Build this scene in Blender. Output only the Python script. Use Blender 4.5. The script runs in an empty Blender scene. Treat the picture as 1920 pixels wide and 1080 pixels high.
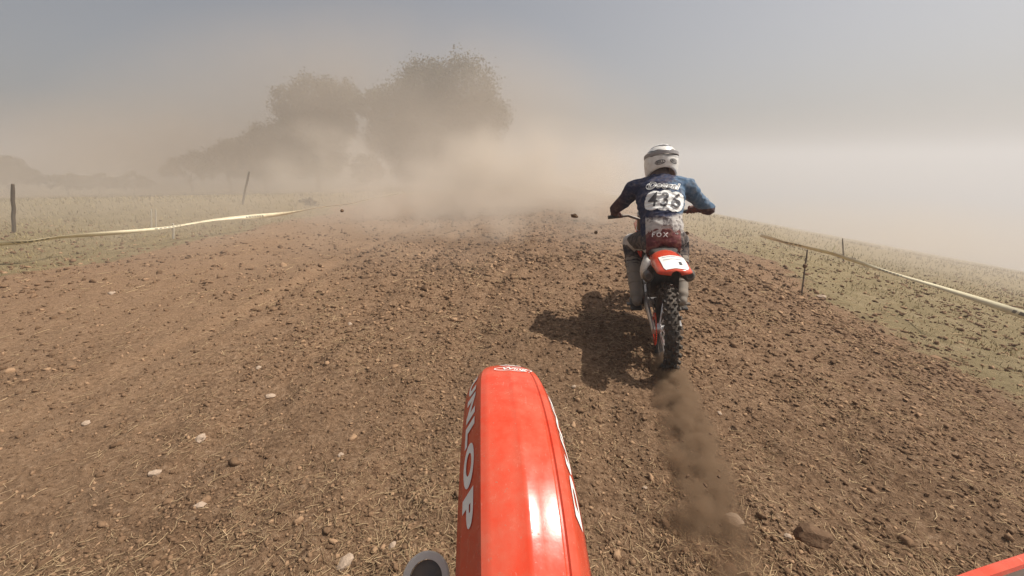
import bpy, bmesh, math, random
import numpy as np
from mathutils import Vector, Matrix, Euler
from mathutils.bvhtree import BVHTree

random.seed(7)
RNG = np.random.default_rng(11)
R = math.radians
scene = bpy.context.scene
C = scene.collection

# ------------------------------------------------------------------ camera, sky, sun, exposure
F_PX = 720.0
CAM_H = 1.45
PITCH = math.atan(235 / F_PX)
cam_data = bpy.data.cameras.new("camera")
cam_data.sensor_width = 36.0
cam_data.lens = 36.0 * F_PX / 1920.0
cam_data.clip_start = 0.02
cam_data.clip_end = 6000.0
cam = bpy.data.objects.new("camera", cam_data)
cam.location = (0, 0, CAM_H)
cam.rotation_euler = (math.pi / 2 - PITCH, 0, 0)
C.objects.link(cam)
scene.camera = cam

SUN_EL = R(57)
SUN_AZ = R(80)          # clockwise from +Y
world = bpy.data.worlds.new("World")
scene.world = world
world.use_nodes = True
wn = world.node_tree
wn.nodes.clear()
sky = wn.nodes.new("ShaderNodeTexSky")
sky.sky_type = 'NISHITA'
sky.sun_disc = False
sky.sun_elevation = SUN_EL
sky.sun_rotation = SUN_AZ
sky.altitude = 200
sky.air_density = 1.0
sky.dust_density = 6.0
sky.ozone_density = 1.0
hsv = wn.nodes.new("ShaderNodeHueSaturation")
hsv.inputs["Saturation"].default_value = 0.52
bg = wn.nodes.new("ShaderNodeBackground")
bg.inputs["Strength"].default_value = 0.085
wo = wn.nodes.new("ShaderNodeOutputWorld")
wn.links.new(sky.outputs[0], hsv.inputs["Color"])
wn.links.new(hsv.outputs[0], bg.inputs[0])
wn.links.new(bg.outputs[0], wo.inputs[0])

sun_dir = Vector((math.sin(SUN_AZ) * math.cos(SUN_EL), math.cos(SUN_AZ) * math.cos(SUN_EL), math.sin(SUN_EL)))
sd = bpy.data.lights.new("sun", 'SUN')
sd.energy = 4.6
sd.angle = R(0.6)
sd.color = (1.0, 0.95, 0.88)
sun = bpy.data.objects.new("sun", sd)
sun.rotation_euler = sun_dir.to_track_quat('Z', 'Y').to_euler()
sun.location = sun_dir * 50
C.objects.link(sun)

vs = scene.view_settings
vs.view_transform = 'Standard'
vs.look = 'None'
vs.exposure = 0.15
vs.gamma = 1.0
scene.cycles.use_denoising = True
scene.cycles.max_bounces = 8
scene.cycles.volume_bounces = 2
scene.cycles.volume_step_rate = 1.0

# ------------------------------------------------------------------ helpers
def proj_ray(px, py):
    a = (px - 960) / F_PX
    b = -(py - 540) / F_PX
    return np.array([a, math.cos(PITCH) + b * math.sin(PITCH), b * math.cos(PITCH) - math.sin(PITCH)])

def at_y(px, py, y):
    r = proj_ray(px, py)
    return np.array([0, 0, CAM_H]) + r * (y / r[1])

def _hash(ix, iy, seed):
    n = (ix.astype(np.int64) * 374761393 + iy.astype(np.int64) * 668265263 + seed * 974634777) & 0xffffffff
    n = ((n ^ (n >> 13)) * 1274126177) & 0xffffffff
    n = n ^ (n >> 16)
    return (n & 0xffff) / 65535.0

def vnoise(x, y, seed=0):
    ix = np.floor(x); iy = np.floor(y)
    fx = x - ix; fy = y - iy
    fx = fx * fx * (3 - 2 * fx); fy = fy * fy * (3 - 2 * fy)
    a = _hash(ix, iy, seed); b = _hash(ix + 1, iy, seed)
    c = _hash(ix, iy + 1, seed); d = _hash(ix + 1, iy + 1, seed)
    return (a + (b - a) * fx + (c - a) * fy + (a - b - c + d) * fx * fy) * 2 - 1

def sstep(a, b, x):
    t = np.clip((x - a) / (b - a), 0, 1)
    return t * t * (3 - 2 * t)

TR = R(5.0)             # heading of the track
def track_uv(x, y):
    return x * math.cos(TR) - y * math.sin(TR), x * math.sin(TR) + y * math.cos(TR)

def base_z(x, y):
    x = np.asarray(x, float); y = np.asarray(y, float)
    u, v = track_uv(x, y)
    z = np.zeros_like(u)
    r = np.maximum(u - 1.6, 0)
    z = z - 0.175 * np.minimum(r, 700) * sstep(0, 2.0, r)
    l = np.maximum(-u - 3.0, 0)
    z = z - 0.022 * np.minimum(l, 90)
    far = np.maximum(v - 17, 0)
    z = z - 0.045 * np.minimum(far, 400) * sstep(0, 12, far)
    z = z + 0.10 * vnoise(x / 6.0, y / 6.0, 3) * sstep(2, 12, np.abs(v))
    # shallow furrow across the far side of the track
    fur = np.exp(-((v - (5.6 + 0.30 * (u + 7))) / 0.10) ** 2) * sstep(-4.2, -4.8, u)
    z = z - 0.05 * fur
    return z

def rut(x, y):
    # the groove the rear wheel ahead has cut into loose soil
    hd = R(13)
    X = x - 1.17; Y = y - 2.55
    u = X * math.cos(hd) - Y * math.sin(hd)
    v = X * math.sin(hd) + Y * math.cos(hd)
    u = u + 0.03 * np.sin(v * 2.3)
    return np.exp(-(u / 0.09) ** 2) * sstep(0.3, -0.2, v), u, v

def ground_z(x, y, spacing=0.0):
    x = np.asarray(x, float); y = np.asarray(y, float)
    z = base_z(x, y)
    u, v = track_uv(x, y)
    rough = 0.45 + 0.55 * sstep(-4.0, -1.0, u + 0.8 * vnoise(x / 1.5, y / 1.5, 21))
    d = np.zeros_like(z)
    for wl, amp, sdn in ((1.6, .035, 5), (0.62, .030, 6), (0.27, .026, 7), (0.13, .020, 8), (0.06, .012, 9)):
        fade = np.clip(wl / (np.maximum(spacing, 1e-6) * 2.2) - 0.4, 0, 1) if np.ndim(spacing) or spacing else 1.0
        n = vnoise(x / wl + 13.7 * sdn, y / wl, sdn)
        n = np.where(n > 0, n ** 1.0, n * .7)
        d = d + amp * n * fade * (rough if wl < 1 else 1)
    rt, _, _ = rut(x, y)
    for k, (uc, wd, dp) in enumerate(((-3.1, .13, .028), (-1.75, .11, .030), (-.55, .12, .026), (.35, .10, .024), (2.15, .12, .030), (2.9, .12, .026))):
        w_ = u - uc - .10 * np.sin(v * .55 + k * 1.9) - .03 * np.sin(v * 2.1 + k)
        g_ = (w_ / wd) ** 2
        d = d * (1 - .35 * np.exp(-g_)) - dp * np.exp(-g_) + .35 * dp * np.exp(-(np.abs(w_ / wd) - 1.7) ** 2 * 2.5)
    return z + d - 0.045 * rt

def ground_hit(px, py, dz=0.0):
    r = proj_ray(px, py)
    o = np.array([0, 0, CAM_H])
    ts = np.geomspace(0.5, 400, 6000)
    P = o[None] + r[None] * ts[:, None]
    g = base_z(P[:, 0], P[:, 1]) + dz
    k = np.argmax(P[:, 2] < g)
    return P[k]

def gz(x, y):
    return float(ground_z(np.array([x]), np.array([y]))[0])

class MB:
    """collects vertices and faces of one mesh"""
    def __init__(self):
        self.v = []; self.f = []
    def add(self, vs_, fs_):
        o = len(self.v)
        self.v += [tuple(map(float, p)) for p in vs_]
        self.f += [tuple(i + o for i in f) for f in fs_]
        return self
    def box(self, c, s, rot=None, taper=1.0):
        pts = []
        for k in (-1, 1):
            t = 1.0 if k < 0 else taper
            for (i, j) in ((-1, -1), (1, -1), (1, 1), (-1, 1)):
                p = Vector((i * s[0] / 2 * t, j * s[1] / 2 * t, k * s[2] / 2))
                if rot is not None: p = rot @ p
                pts.append(p + Vector(c))
        return self.add(pts, [(3, 2, 1, 0), (4, 5, 6, 7), (0, 1, 5, 4), (1, 2, 6, 5), (2, 3, 7, 6), (3, 0, 4, 7)])
    def loft(self, rings, cap=True, closed=True):
        n = len(rings[0]); vv = [p for r in rings for p in r]; ff = []
        for a in range(len(rings) - 1):
            for k in range(n if closed else n - 1):
                k2 = (k + 1) % n
                ff.append((a * n + k, a * n + k2, (a + 1) * n + k2, (a + 1) * n + k))
        if cap and closed:
            ff.append(tuple(range(n - 1, -1, -1)))
            ff.append(tuple((len(rings) - 1) * n + k for k in range(n)))
        return self.add(vv, ff)
    def tube(self, path, rad, n=10, cap=True):
        path = [Vector(p) for p in path]
        if not isinstance(rad, list): rad = [rad] * len(path)
        rings = []; up = None
        for i, p in enumerate(path):
            t = (path[min(i + 1, len(path) - 1)] - path[max(i - 1, 0)]).normalized()
            if up is None:
                up = Vector((0, 0, 1)) if abs(t.z) < .9 else Vector((1, 0, 0))
            up = (up - t * up.dot(t)).normalized()
            sdv = t.cross(up)
            r = rad[i]
            ra, rb = (r if hasattr(r, '__len__') else (r, r))
            rings.append([p + sdv * math.cos(2 * math.pi * k / n) * ra + up * math.sin(2 * math.pi * k / n) * rb for k in range(n)])
        return self.loft(rings, cap)
    def lathe(self, prof, n=40, center=(0, 0, 0)):
        """profile (radius, x) turned round the x axis, closed profile"""
        c = Vector(center); rings = []
        for k in range(n):
            a = 2 * math.pi * k / n
            rings.append([c + Vector((x, r * math.cos(a), r * math.sin(a))) for r, x in prof])
        m = len(prof); vv = [p for r in rings for p in r]; ff = []
        for a in range(n):
            b = (a + 1) % n
            for k in range(m):
                k2 = (k + 1) % m
                ff.append((a * m + k, b * m + k, b * m + k2, a * m + k2))
        return self.add(vv, ff)
    def ball(self, c, r, seg=12, rg=8, rot=None):
        r = r if hasattr(r, '__len__') else (r, r, r)
        pts = [Vector((0, 0, r[2]))]
        for i in range(1, rg):
            th = math.pi * i / rg
            for k in range(seg):
                ph = 2 * math.pi * k / seg
                pts.append(Vector((r[0] * math.sin(th) * math.cos(ph), r[1] * math.sin(th) * math.sin(ph), r[2] * math.cos(th))))
        pts.append(Vector((0, 0, -r[2])))
        ff = []
        for k in range(seg):
            ff.append((0, 1 + k, 1 + (k + 1) % seg))
            for i in range(rg - 2):
                a = 1 + i * seg
                ff.append((a + k, a + seg + k, a + seg + (k + 1) % seg, a + (k + 1) % seg))
            a = 1 + (rg - 2) * seg
            ff.append((a + k, len(pts) - 1, a + (k + 1) % seg))
        if rot is not None: pts = [rot @ p for p in pts]
        return self.add([p + Vector(c) for p in pts], ff)
    def bone(self, a, b, ra, rb):
        """tapered limb with rounded ends"""
        a = Vector(a); b = Vector(b)
        self.ball(a, ra, 14, 9); self.ball(b, rb, 14, 9)
        return self.tube([a, (a + b) / 2, b], [ra, (ra + rb) / 2, rb], 14)
    def build(self, name, mat, parent=None, smooth=True, xf=None, angle=None):
        me = bpy.data.meshes.new(name)
        vv = self.v
        if xf is not None: vv = [tuple(xf @ Vector(p)) for p in vv]
        me.from_pydata(vv, [], self.f)
        bm = bmesh.new(); bm.from_mesh(me)
        bmesh.ops.recalc_face_normals(bm, faces=bm.faces)
        bm.to_mesh(me); bm.free()
        if smooth:
            me.shade_smooth()
            me.set_sharp_from_angle(angle=R(angle if angle else 38))
        o = bpy.data.objects.new(name, me)
        if mat: me.materials.append(mat)
        C.objects.link(o)
        if parent: o.parent = parent
        return o

def bevel(o, w=.004, seg=2):
    m = o.modifiers.new("bevel", 'BEVEL'); m.width = w; m.segments = seg; m.limit_method = 'ANGLE'; m.angle_limit = R(40)
    return o

def raw_mesh(name, v, f, mat, parent=None, smooth=False):
    v = np.ascontiguousarray(v, np.float32); f = np.ascontiguousarray(f, np.int32)
    me = bpy.data.meshes.new(name)
    me.vertices.add(len(v)); me.vertices.foreach_set("co", v.ravel())
    k = f.shape[1]
    me.loops.add(f.size); me.loops.foreach_set("vertex_index", f.ravel())
    me.polygons.add(len(f)); me.polygons.foreach_set("loop_start", np.arange(0, f.size, k, dtype=np.int32))
    me.update(calc_edges=True)
    if smooth: me.shade_smooth()
    me.materials.append(mat)
    o = bpy.data.objects.new(name, me); C.objects.link(o)
    if parent: o.parent = parent
    return o

def tag(o, label=None, cat=None, group=None, kind=None):
    if label: o["label"] = label
    if cat: o["category"] = cat
    if group: o["group"] = group
    if kind: o["kind"] = kind
    return o

def empty(name, loc=(0, 0, 0), rot=(0, 0, 0), parent=None):
    o = bpy.data.objects.new(name, None)
    o.empty_display_size = .2
    o.location = loc; o.rotation_euler = rot
    C.objects.link(o)
    if parent: o.parent = parent
    return o

# ------------------------------------------------------------------ materials
class NT:
    def __init__(self, name):
        self.m = bpy.data.materials.new(name); self.m.use_nodes = True
        self.t = self.m.node_tree; self.t.nodes.clear()
        self.out = self.n("OutputMaterial")
    def n(self, kind, **kw):
        nd = self.t.nodes.new("ShaderNode" + kind)
        for k, v in kw.items(): setattr(nd, k, v)
        return nd
    def l(self, a, b): self.t.links.new(a, b)
    def val(self, sock, v):
        if isinstance(v, (int, float)): sock.default_value = v
        elif isinstance(v, (tuple, list)): sock.default_value = v if len(v) == len(sock.default_value) else (*v, 1)
        else: self.l(v, sock)
    def math(self, op, a, b=0.0, c=None, clamp=False):
        nd = self.n("Math", operation=op); nd.use_clamp = clamp
        self.val(nd.inputs[0], a); self.val(nd.inputs[1], b)
        if c is not None: self.val(nd.inputs[2], c)
        return nd.outputs[0]
    def noise(self, scale, detail=4, rough=.55, vec=None, dist=0.0):
        nd = self.n("TexNoise"); nd.inputs["Scale"].default_value = scale
        nd.inputs["Detail"].default_value = detail; nd.inputs["Roughness"].default_value = rough
        nd.inputs["Distortion"].default_value = dist
        if vec is not None: self.l(vec, nd.inputs["Vector"])
        return nd.outputs["Fac"]
    def ramp(self, fac, stops):
        nd = self.n("ValToRGB"); e = nd.color_ramp.elements
        while len(e) < len(stops): e.new(.5)
        for el, (p, c) in zip(e, stops):
            el.position = p; el.color = (*c, 1) if hasattr(c, '__len__') else (c, c, c, 1)
        self.l(fac, nd.inputs[0]); return nd.outputs[0]
    def mix(self, fac, a, b, mode='MIX'):
        nd = self.n("Mix", data_type='RGBA', blend_type=mode)
        self.val(nd.inputs[0], fac); self.val(nd.inputs[6], a); self.val(nd.inputs[7], b)
        return nd.outputs[2]
    def coord(self, which="Object"): return self.n("TexCoord").outputs[which]
    def xyz(self, v):
        s = self.n("SeparateXYZ"); self.l(v, s.inputs[0]); return s.outputs
    def bsdf(self, color, rough=.6, metal=0., bump=None, bstr=.3, bdist=.01, spec=.5, coat=0., sub=0.):
        b = self.n("BsdfPrincipled")
        self.val(b.inputs["Base Color"], color); self.val(b.inputs["Roughness"], rough)
        self.val(b.inputs["Metallic"], metal); b.inputs["Specular IOR Level"].default_value = spec
        b.inputs["Coat Weight"].default_value = coat; b.inputs["Coat Roughness"].default_value = .15
        if bump is not None:
            bp = self.n("Bump"); bp.inputs["Strength"].default_value = bstr; bp.inputs["Distance"].default_value = bdist
            self.l(bump, bp.inputs["Height"]); self.l(bp.outputs[0], b.inputs["Normal"])
        self.l(b.outputs[0], self.out.inputs["Surface"])
        return b

DUST = (.40, .29, .19)
def mat_plain(name, col, rough=.5, metal=0., dusty=.25, scale=9., bstr=.12, bdist=.004, spec=.5, coat=0., scratch=True):
    n = NT(name); co = n.coord()
    a = n.noise(scale, 6, .62, co)
    b = n.noise(scale * 7, 5, .6, co)
    d = n.ramp(n.math('ADD', n.math('MULTIPLY', a, .65), n.math('MULTIPLY', b, .35)), [(.38, 0.0), (.72, 1.0)])
    nrm = n.n("NewGeometry").outputs["Normal"]
    up = n.math('MULTIPLY_ADD', n.xyz(nrm)[2], .35, .65)
    fac = n.math('MULTIPLY', n.math('MULTIPLY', d, dusty), up, clamp=True)
    vary = n.mix(n.math('MULTIPLY', a, .35), col, tuple(c * .72 for c in col))
    color = n.mix(fac, vary, DUST)
    rg = n.math('ADD', rough, n.math('MULTIPLY', fac, .55), clamp=True)
    n.bsdf(color, rg, metal, b, bstr, bdist, spec, coat)
    return n.m

def mat_flat(name, col, rough=.55):
    n = NT(name); co = n.coord()
    a = n.noise(40, 4, .6, co)
    color = n.mix(n.ramp(a, [(.45, 0.), (.75, .35)]), col, tuple(c * .55 + d * .25 for c, d in zip(col, DUST)))
    n.bsdf(color, rough)
    return n.m

M = {}
def red_plastic():
    n = NT('red_plastic'); co = n.coord()
    a = n.noise(5, 6, .62, co); b = n.noise(36, 5, .6, co); sp = n.noise(170, 3, .55, co); sm_ = n.noise(14, 5, .7, co, 1.5)
    mp = n.n("Mapping"); mp.inputs["Scale"].default_value = (260, 9, 260); mp.inputs["Rotation"].default_value = (0, 0, .12); n.l(co, mp.inputs["Vector"])
    scr = n.noise(1.0, 2, .5, mp.outputs[0])
    c = n.mix(n.math('MULTIPLY', a, .4), (.64, .062, .026), (.50, .045, .022))
    film = n.ramp(n.math('ADD', n.math('MULTIPLY', a, .6), n.math('MULTIPLY', b, .4)), [(.44, 0.), (.72, .30)])
    speck = n.math('MULTIPLY', n.ramp(sp, [(.66, 0.), (.71, .8)]), n.ramp(sm_, [(.42, .0), (.60, 1.)]))
    scf = n.math('MULTIPLY', n.ramp(scr, [(.68, 0.), (.74, .22)]), n.ramp(sm_, [(.40, .2), (.60, 1.)]))
    c = n.mix(film, c, DUST); c = n.mix(scf, c, (.72, .42, .34)); c = n.mix(speck, c, (.24, .15, .09))
    r = n.math('ADD', .165, n.math('ADD', n.math('MULTIPLY', film, .6), n.math('MULTIPLY', speck, .5)), clamp=True)
    n.bsdf(c, r, 0., n.math('ADD', b, speck), .05, .004, .30, .0)
    return n.m
M['red_plastic'] = red_plastic()
M['white_plastic'] = mat_plain('white_plastic', (.66, .62, .56), .35, dusty=.4)
M['black_plastic'] = mat_plain('black_plastic', (.025, .024, .023), .5, dusty=.35)
M['tyre_rubber'] = mat_plain('tyre_rubber', (.028, .026, .024), .75, dusty=.45, scale=14, bstr=.5, bdist=.006)
M['aluminium'] = mat_plain('aluminium', (.62, .61, .60), .35, .9, dusty=.35)
M['dark_steel'] = mat_plain('dark_steel', (.12, .115, .11), .45, .8, dusty=.5)
M['titanium'] = mat_plain('titanium', (.50, .47, .43), .33, .9, dusty=.35)
M['black_rim'] = mat_plain('black_rim', (.03, .03, .032), .4, .3, dusty=.55)
M['seat_cover'] = mat_plain('seat_cover', (.03, .028, .028), .8, dusty=.4, scale=20)
M['print_white'] = mat_flat('print_white', (.84, .82, .77))
M['print_dark'] = mat_flat('print_dark', (.05, .045, .05))
M['print_grey'] = mat_flat('print_grey', (.30, .28, .27))

# soil
def soil_material():
    n = NT('loose_soil'); co = n.coord()
    p = n.xyz(co)
    big = n.noise(.55, 4, .6, co)
    mid = n.noise(4.5, 6, .65, co)
    fine = n.noise(38, 6, .7, co)
    grit = n.noise(150, 4, .7, co)
    c1 = n.ramp(mid, [(.34, (.165, .093, .051)), (.5, (.25, .152, .088)), (.66, (.325, .210, .128))])
    c2 = n.ramp(fine, [(.37, (.048, .026, .014)), (.47, (.215, .128, .072)), (.56, (.29, .182, .106)), (.66, (.47, .325, .21))])  # darkest stop puts the shade of small crevices into the soil colour
    c = n.mix(.62, c1, c2)
    au = n.n("Attribute"); au.attribute_name = "packed"
    c = n.mix(n.math('MULTIPLY', au.outputs["Fac"], .6), c, n.mix(.35, (.315, .198, .114), c))
    c = n.mix(n.math('MULTIPLY', n.math('SUBTRACT', 1., au.outputs["Fac"]), n.ramp(big, [(.38, .1), (.62, .6)])), c, n.mix(.5, c, (.10, .058, .032)))
    crevice_shade = n.noise(14, 5, .7, co, .8)  # painted dark spots standing in for shadowed gaps between crumbs
    c = n.mix(n.math('MULTIPLY', n.ramp(crevice_shade, [(.34, .75), (.45, 0.)]), n.math('SUBTRACT', 1., n.math('MULTIPLY', au.outputs["Fac"], .7))), c, (.075, .040, .022))
    c = n.mix(n.ramp(grit, [(.62, 0.), (.72, .55)]), c, (.50, .36, .25))
    # darker soil colour along the wheel rut, by attribute
    at = n.n("Attribute"); at.attribute_name = "rut"
    c = n.mix(n.math('MULTIPLY', at.outputs["Fac"], .55), c, (.17, .092, .054))
    ag = n.n("Attribute"); ag.attribute_name = "grass"
    gm = n.math('ADD', ag.outputs["Fac"], n.math('MULTIPLY', n.math('SUBTRACT', mid, .5), .9))
    gmask = n.ramp(gm, [(.40, 0.), (.62, 1.)])
    gcol = n.ramp(n.noise(2.2, 6, .65, co), [(.32, (.19, .145, .075)), (.5, (.235, .180, .095)), (.7, (.28, .215, .125))])
    c = n.mix(gmask, c, gcol)
    h = n.math('ADD', n.math('MULTIPLY', fine, .7), n.math('MULTIPLY', grit, .3))
    n.bsdf(c, .95, bump=h, bstr=1.0, bdist=.035, spec=.12)
    return n.m
M['soil'] = soil_material()
def clod_material(name, a, b, spread=.0):
    n = NT(name); co = n.coord()
    f = n.noise(30, 5, .65, co); g = n.noise(3, 3, .5, co)
    c = n.mix(g, n.ramp(f, [(.3, a), (.7, b)]), tuple((x + y) / 2 for x, y in zip(a, b)))
    rnd = n.n("NewGeometry").outputs["Random Per Island"]
    c = n.mix(n.math('MULTIPLY', rnd, spread), c, n.mix(n.math('GREATER_THAN', rnd, .86), tuple(x * .5 for x in a), tuple(min(1, x * 1.15) for x in b)))
    n.bsdf(c, .95, bump=f, bstr=.8, bdist=.01, spec=.1)
    return n.m
M['clod'] = clod_material('soil_clod', (.140, .080, .044), (.33, .208, .122), .75)
M['dark_clod'] = clod_material('moist_clod', (.10, .060, .036), (.20, .125, .075))
M['stone'] = clod_material('pale_stone', (.33, .24, .17), (.46, .35, .26))
M['straw'] = clod_material('dry_straw', (.42, .28, .15), (.64, .47, .28), .5)
M['grass'] = clod_material('dry_grass', (.27, .215, .105), (.37, .295, .155))
M['bark'] = clod_material('bark', (.055, .042, .03), (.12, .09, .065))
M['leaf'] = clod_material('leaf_dusty', (.075, .066, .032), (.135, .115, .060))
M['wood'] = clod_material('weathered_wood', (.10, .08, .06), (.20, .16, .125))
M['pale_stake'] = clod_material('pale_stake', (.55, .50, .40), (.72, .68, .58))

# ------------------------------------------------------------------ the ground
def build_ground():
    ys_f = [0.62]
    while ys_f[-1] < 330: ys_f.append(ys_f[-1] * 1.0082 + 0.0006)
    ys = np.array([-40, -30, -22, -16, -11, -8, -6, -4.5, -3.4, -2.6, -2, -1.5, -1.1, -.8, -.55, -.33, -.15, 0, .12, .23, .33, .42, .5, .56] + ys_f)
    nc = 620
    t = np.linspace(-1, 1, nc)
    t = np.sign(t) * np.abs(t) ** 1.0
    w = 3.0 + 1.7 * np.abs(ys)
    X = t[None, :] * w[:, None]
    Y = np.repeat(ys[:, None], nc, 1)
    sp = np.maximum(np.gradient(ys)[:, None] * np.ones((1, nc)), (2 * w / nc)[:, None])
    Z = ground_z(X.ravel(), Y.ravel(), sp.ravel())
    v = np.stack([X.ravel(), Y.ravel(), Z], 1)
    i = np.arange(len(ys) - 1)[:, None] * nc + np.arange(nc - 1)[None, :]
    f = np.stack([i, i + 1, i + 1 + nc, i + nc], -1).reshape(-1, 4)
    o = raw_mesh("ground", v, f, M['soil'], smooth=True)
    u, vv = track_uv(v[:, 0], v[:, 1])
    right = sstep(3.2, 5.2, u + 0.9 * vnoise(v[:, 0] / 1.3, v[:, 1] / 1.3, 31))
    left = sstep(-6.8, -8.0, u + 0.5 * vnoise(v[:, 0] / 1.3, v[:, 1] / 1.3, 32))
    far = sstep(28, 45, vv)
    g = np.maximum(np.maximum(right, left), far)
    rt, _, _ = rut(v[:, 0], v[:, 1])
    packed = sstep(-1.0, -4.2, u + .9 * vnoise(v[:, 0] / .9, v[:, 1] / .9, 41) + .5 * vnoise(v[:, 0] / .3, v[:, 1] / .3, 42))
    for nm, val in (("grass", g), ("rut", rt), ("packed", packed)):
        a = o.data.attributes.new(nm, 'FLOAT', 'POINT'); a.data.foreach_set("value", val.astype(np.float32))
    tag(o, kind="structure")
    return o
build_ground()

def scatter_points(n, ymin=.75, ymax=16, power=1.0, uv_ok=None):
    y = ymin * (ymax / ymin) ** (RNG.random(n) ** power)
    x = (RNG.random(n) * 2 - 1) * (0.9 + 1.45 * y)
    if uv_ok is not None:
        k = uv_ok(x, y) > RNG.random(n); x, y = x[k], y[k]
    return x, y

def scatter(name, variants, x, y, size, mat, flat=(.55, 1.0), sink=.25, label=None, tilt=True, yaw_only=False, z=None):
    n = len(x)
    if z is None: z = ground_z(x, y)
    vs_, fs_ = [], []; off = 0
    pick = RNG.integers(0, len(variants), n)
    for vi, (bv, bf) in enumerate(variants):
        k = np.where(pick == vi)[0]; m = len(k)
        if m == 0: continue
        a = RNG.random(m) * 2 * math.pi
        ca, sa = np.cos(a), np.sin(a)
        sz = size[k]
        st = 0.55 + .9 * RNG.random((m, 3)) ** 1.5; st[:, 2] *= flat[0] + (flat[1] - flat[0]) * RNG.random(m)
        P = bv[None] * st[:, None, :]
        tx = (RNG.random(m) - .5) * (1.2 if tilt else 0)
        ct, s_ = np.cos(tx), np.sin(tx)
        py = P[..., 1] * ct[:, None] - P[..., 2] * s_[:, None]
        pz = P[..., 1] * s_[:, None] + P[..., 2] * ct[:, None]
        px = P[..., 0] * ca[:, None] - py * sa[:, None]
        py = P[..., 0] * sa[:, None] + py * ca[:, None]
        Q = np.stack([px, py, pz], -1) * sz[:, None, None]
        Q[..., 0] += x[k][:, None]; Q[..., 1] += y[k][:, None]
        Q[..., 2] += (z[k] + sz * (.5 - sink))[:, None]
        vs_.append(Q.reshape(-1, 3))
        fs_.append((bf[None] + (np.arange(m) * len(bv))[:, None, None] + off).reshape(-1, bf.shape[1]))
        off += m * len(bv)
    o = raw_mesh(name, np.concatenate(vs_), np.concatenate(fs_), mat)
    tag(o, label, None, None, "stuff")
    return o

def ico(sub=1, amp=.3, seed=0):
    bm = bmesh.new(); bmesh.ops.create_icosphere(bm, subdivisions=sub, radius=1)
    r = np.random.default_rng(seed)
    v = np.array([p.co[:] for p in bm.verts]); f = np.array([[q.index for q in p.verts] for p in bm.faces])
    bm.free()
    return v * (1 + (r.random((len(v), 1)) - .5) * 2 * amp), f

CLODS = [ico(1, .52, s) for s in range(8)]
LUMPS = [ico(2, .34, s + 20) for s in range(6)]

def clod_density(x, y):
    u, v = track_uv(x, y)
    a = sstep(-4.5, -.6, u + 1.0 * vnoise(x / .9, y / .9, 41) + .5 * vnoise(x / .3, y / .3, 42))
    side = 1 - .75 * sstep(3.4, 4.4, u)
    patch = .45 + .55 * sstep(-.35, .3, vnoise(x / .45, y / .45, 43))
    return np.clip((.22 + .78 * a) * side * patch, 0, 1)

def build_litter():
    x, y = scatter_points(125000, .8, 13, 1.0, clod_density)
    s = .0026 + .0120 * RNG.random(len(x)) ** 2.9
    s *= np.clip(y / 2.2, .75, 2.6)
    scatter("soil_crumbs", CLODS, x, y, s, M['clod'], sink=.3, label="loose reddish-brown soil crumbs littering the dirt track")
    x, y = scatter_points(2200, .9, 11, 1.0, clod_density)
    s = .010 + .022 * RNG.random(len(x)) ** 2.8
    s *= np.clip(y / 3, .7, 1.5)
    scatter("soil_clods", LUMPS, x, y, s, M['clod'], sink=.35, label="larger lumps of turned brown soil among the crumbs")
    # straw: thin three-sided stalks, slightly bent
    x, y = scatter_points(85000, .8, 9, 1.0, lambda a, b: (.12 + .88 * clod_density(a, b)) * (.25 + .75 * sstep(-.2, .35, vnoise(a / .35, b / .35, 77))))
    st = []
    for sd_ in range(8):
        r = np.random.default_rng(60 + sd_)
        bend = (r.random(2) - .5) * .5
        v = []
        for i, tt in enumerate((-1, -.1, 1)):
            for k in range(3):
                a = 2 * math.pi * k / 3
                v.append((tt, .045 * math.cos(a) + bend[0] * tt * tt, .045 * math.sin(a) + .45 * bend[1] * tt))
        f = []
        for i in range(2):
            for k in range(3):
                a, b = i * 3 + k, i * 3 + (k + 1) % 3
                f += [(a, b, b + 3), (a, b + 3, a + 3)]
        st.append((np.array(v), np.array(f)))
    s = (.007 + .030 * RNG.random(len(x)) ** 2.2) * np.clip(y / 2.5, .8, 1.8)
    scatter("straw", st, x, y, s, M['straw'], flat=(1, 1), sink=.5, label="short dry straw bits strewn over the turned soil", z=ground_z(x, y) + .006)
build_litter()

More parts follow.
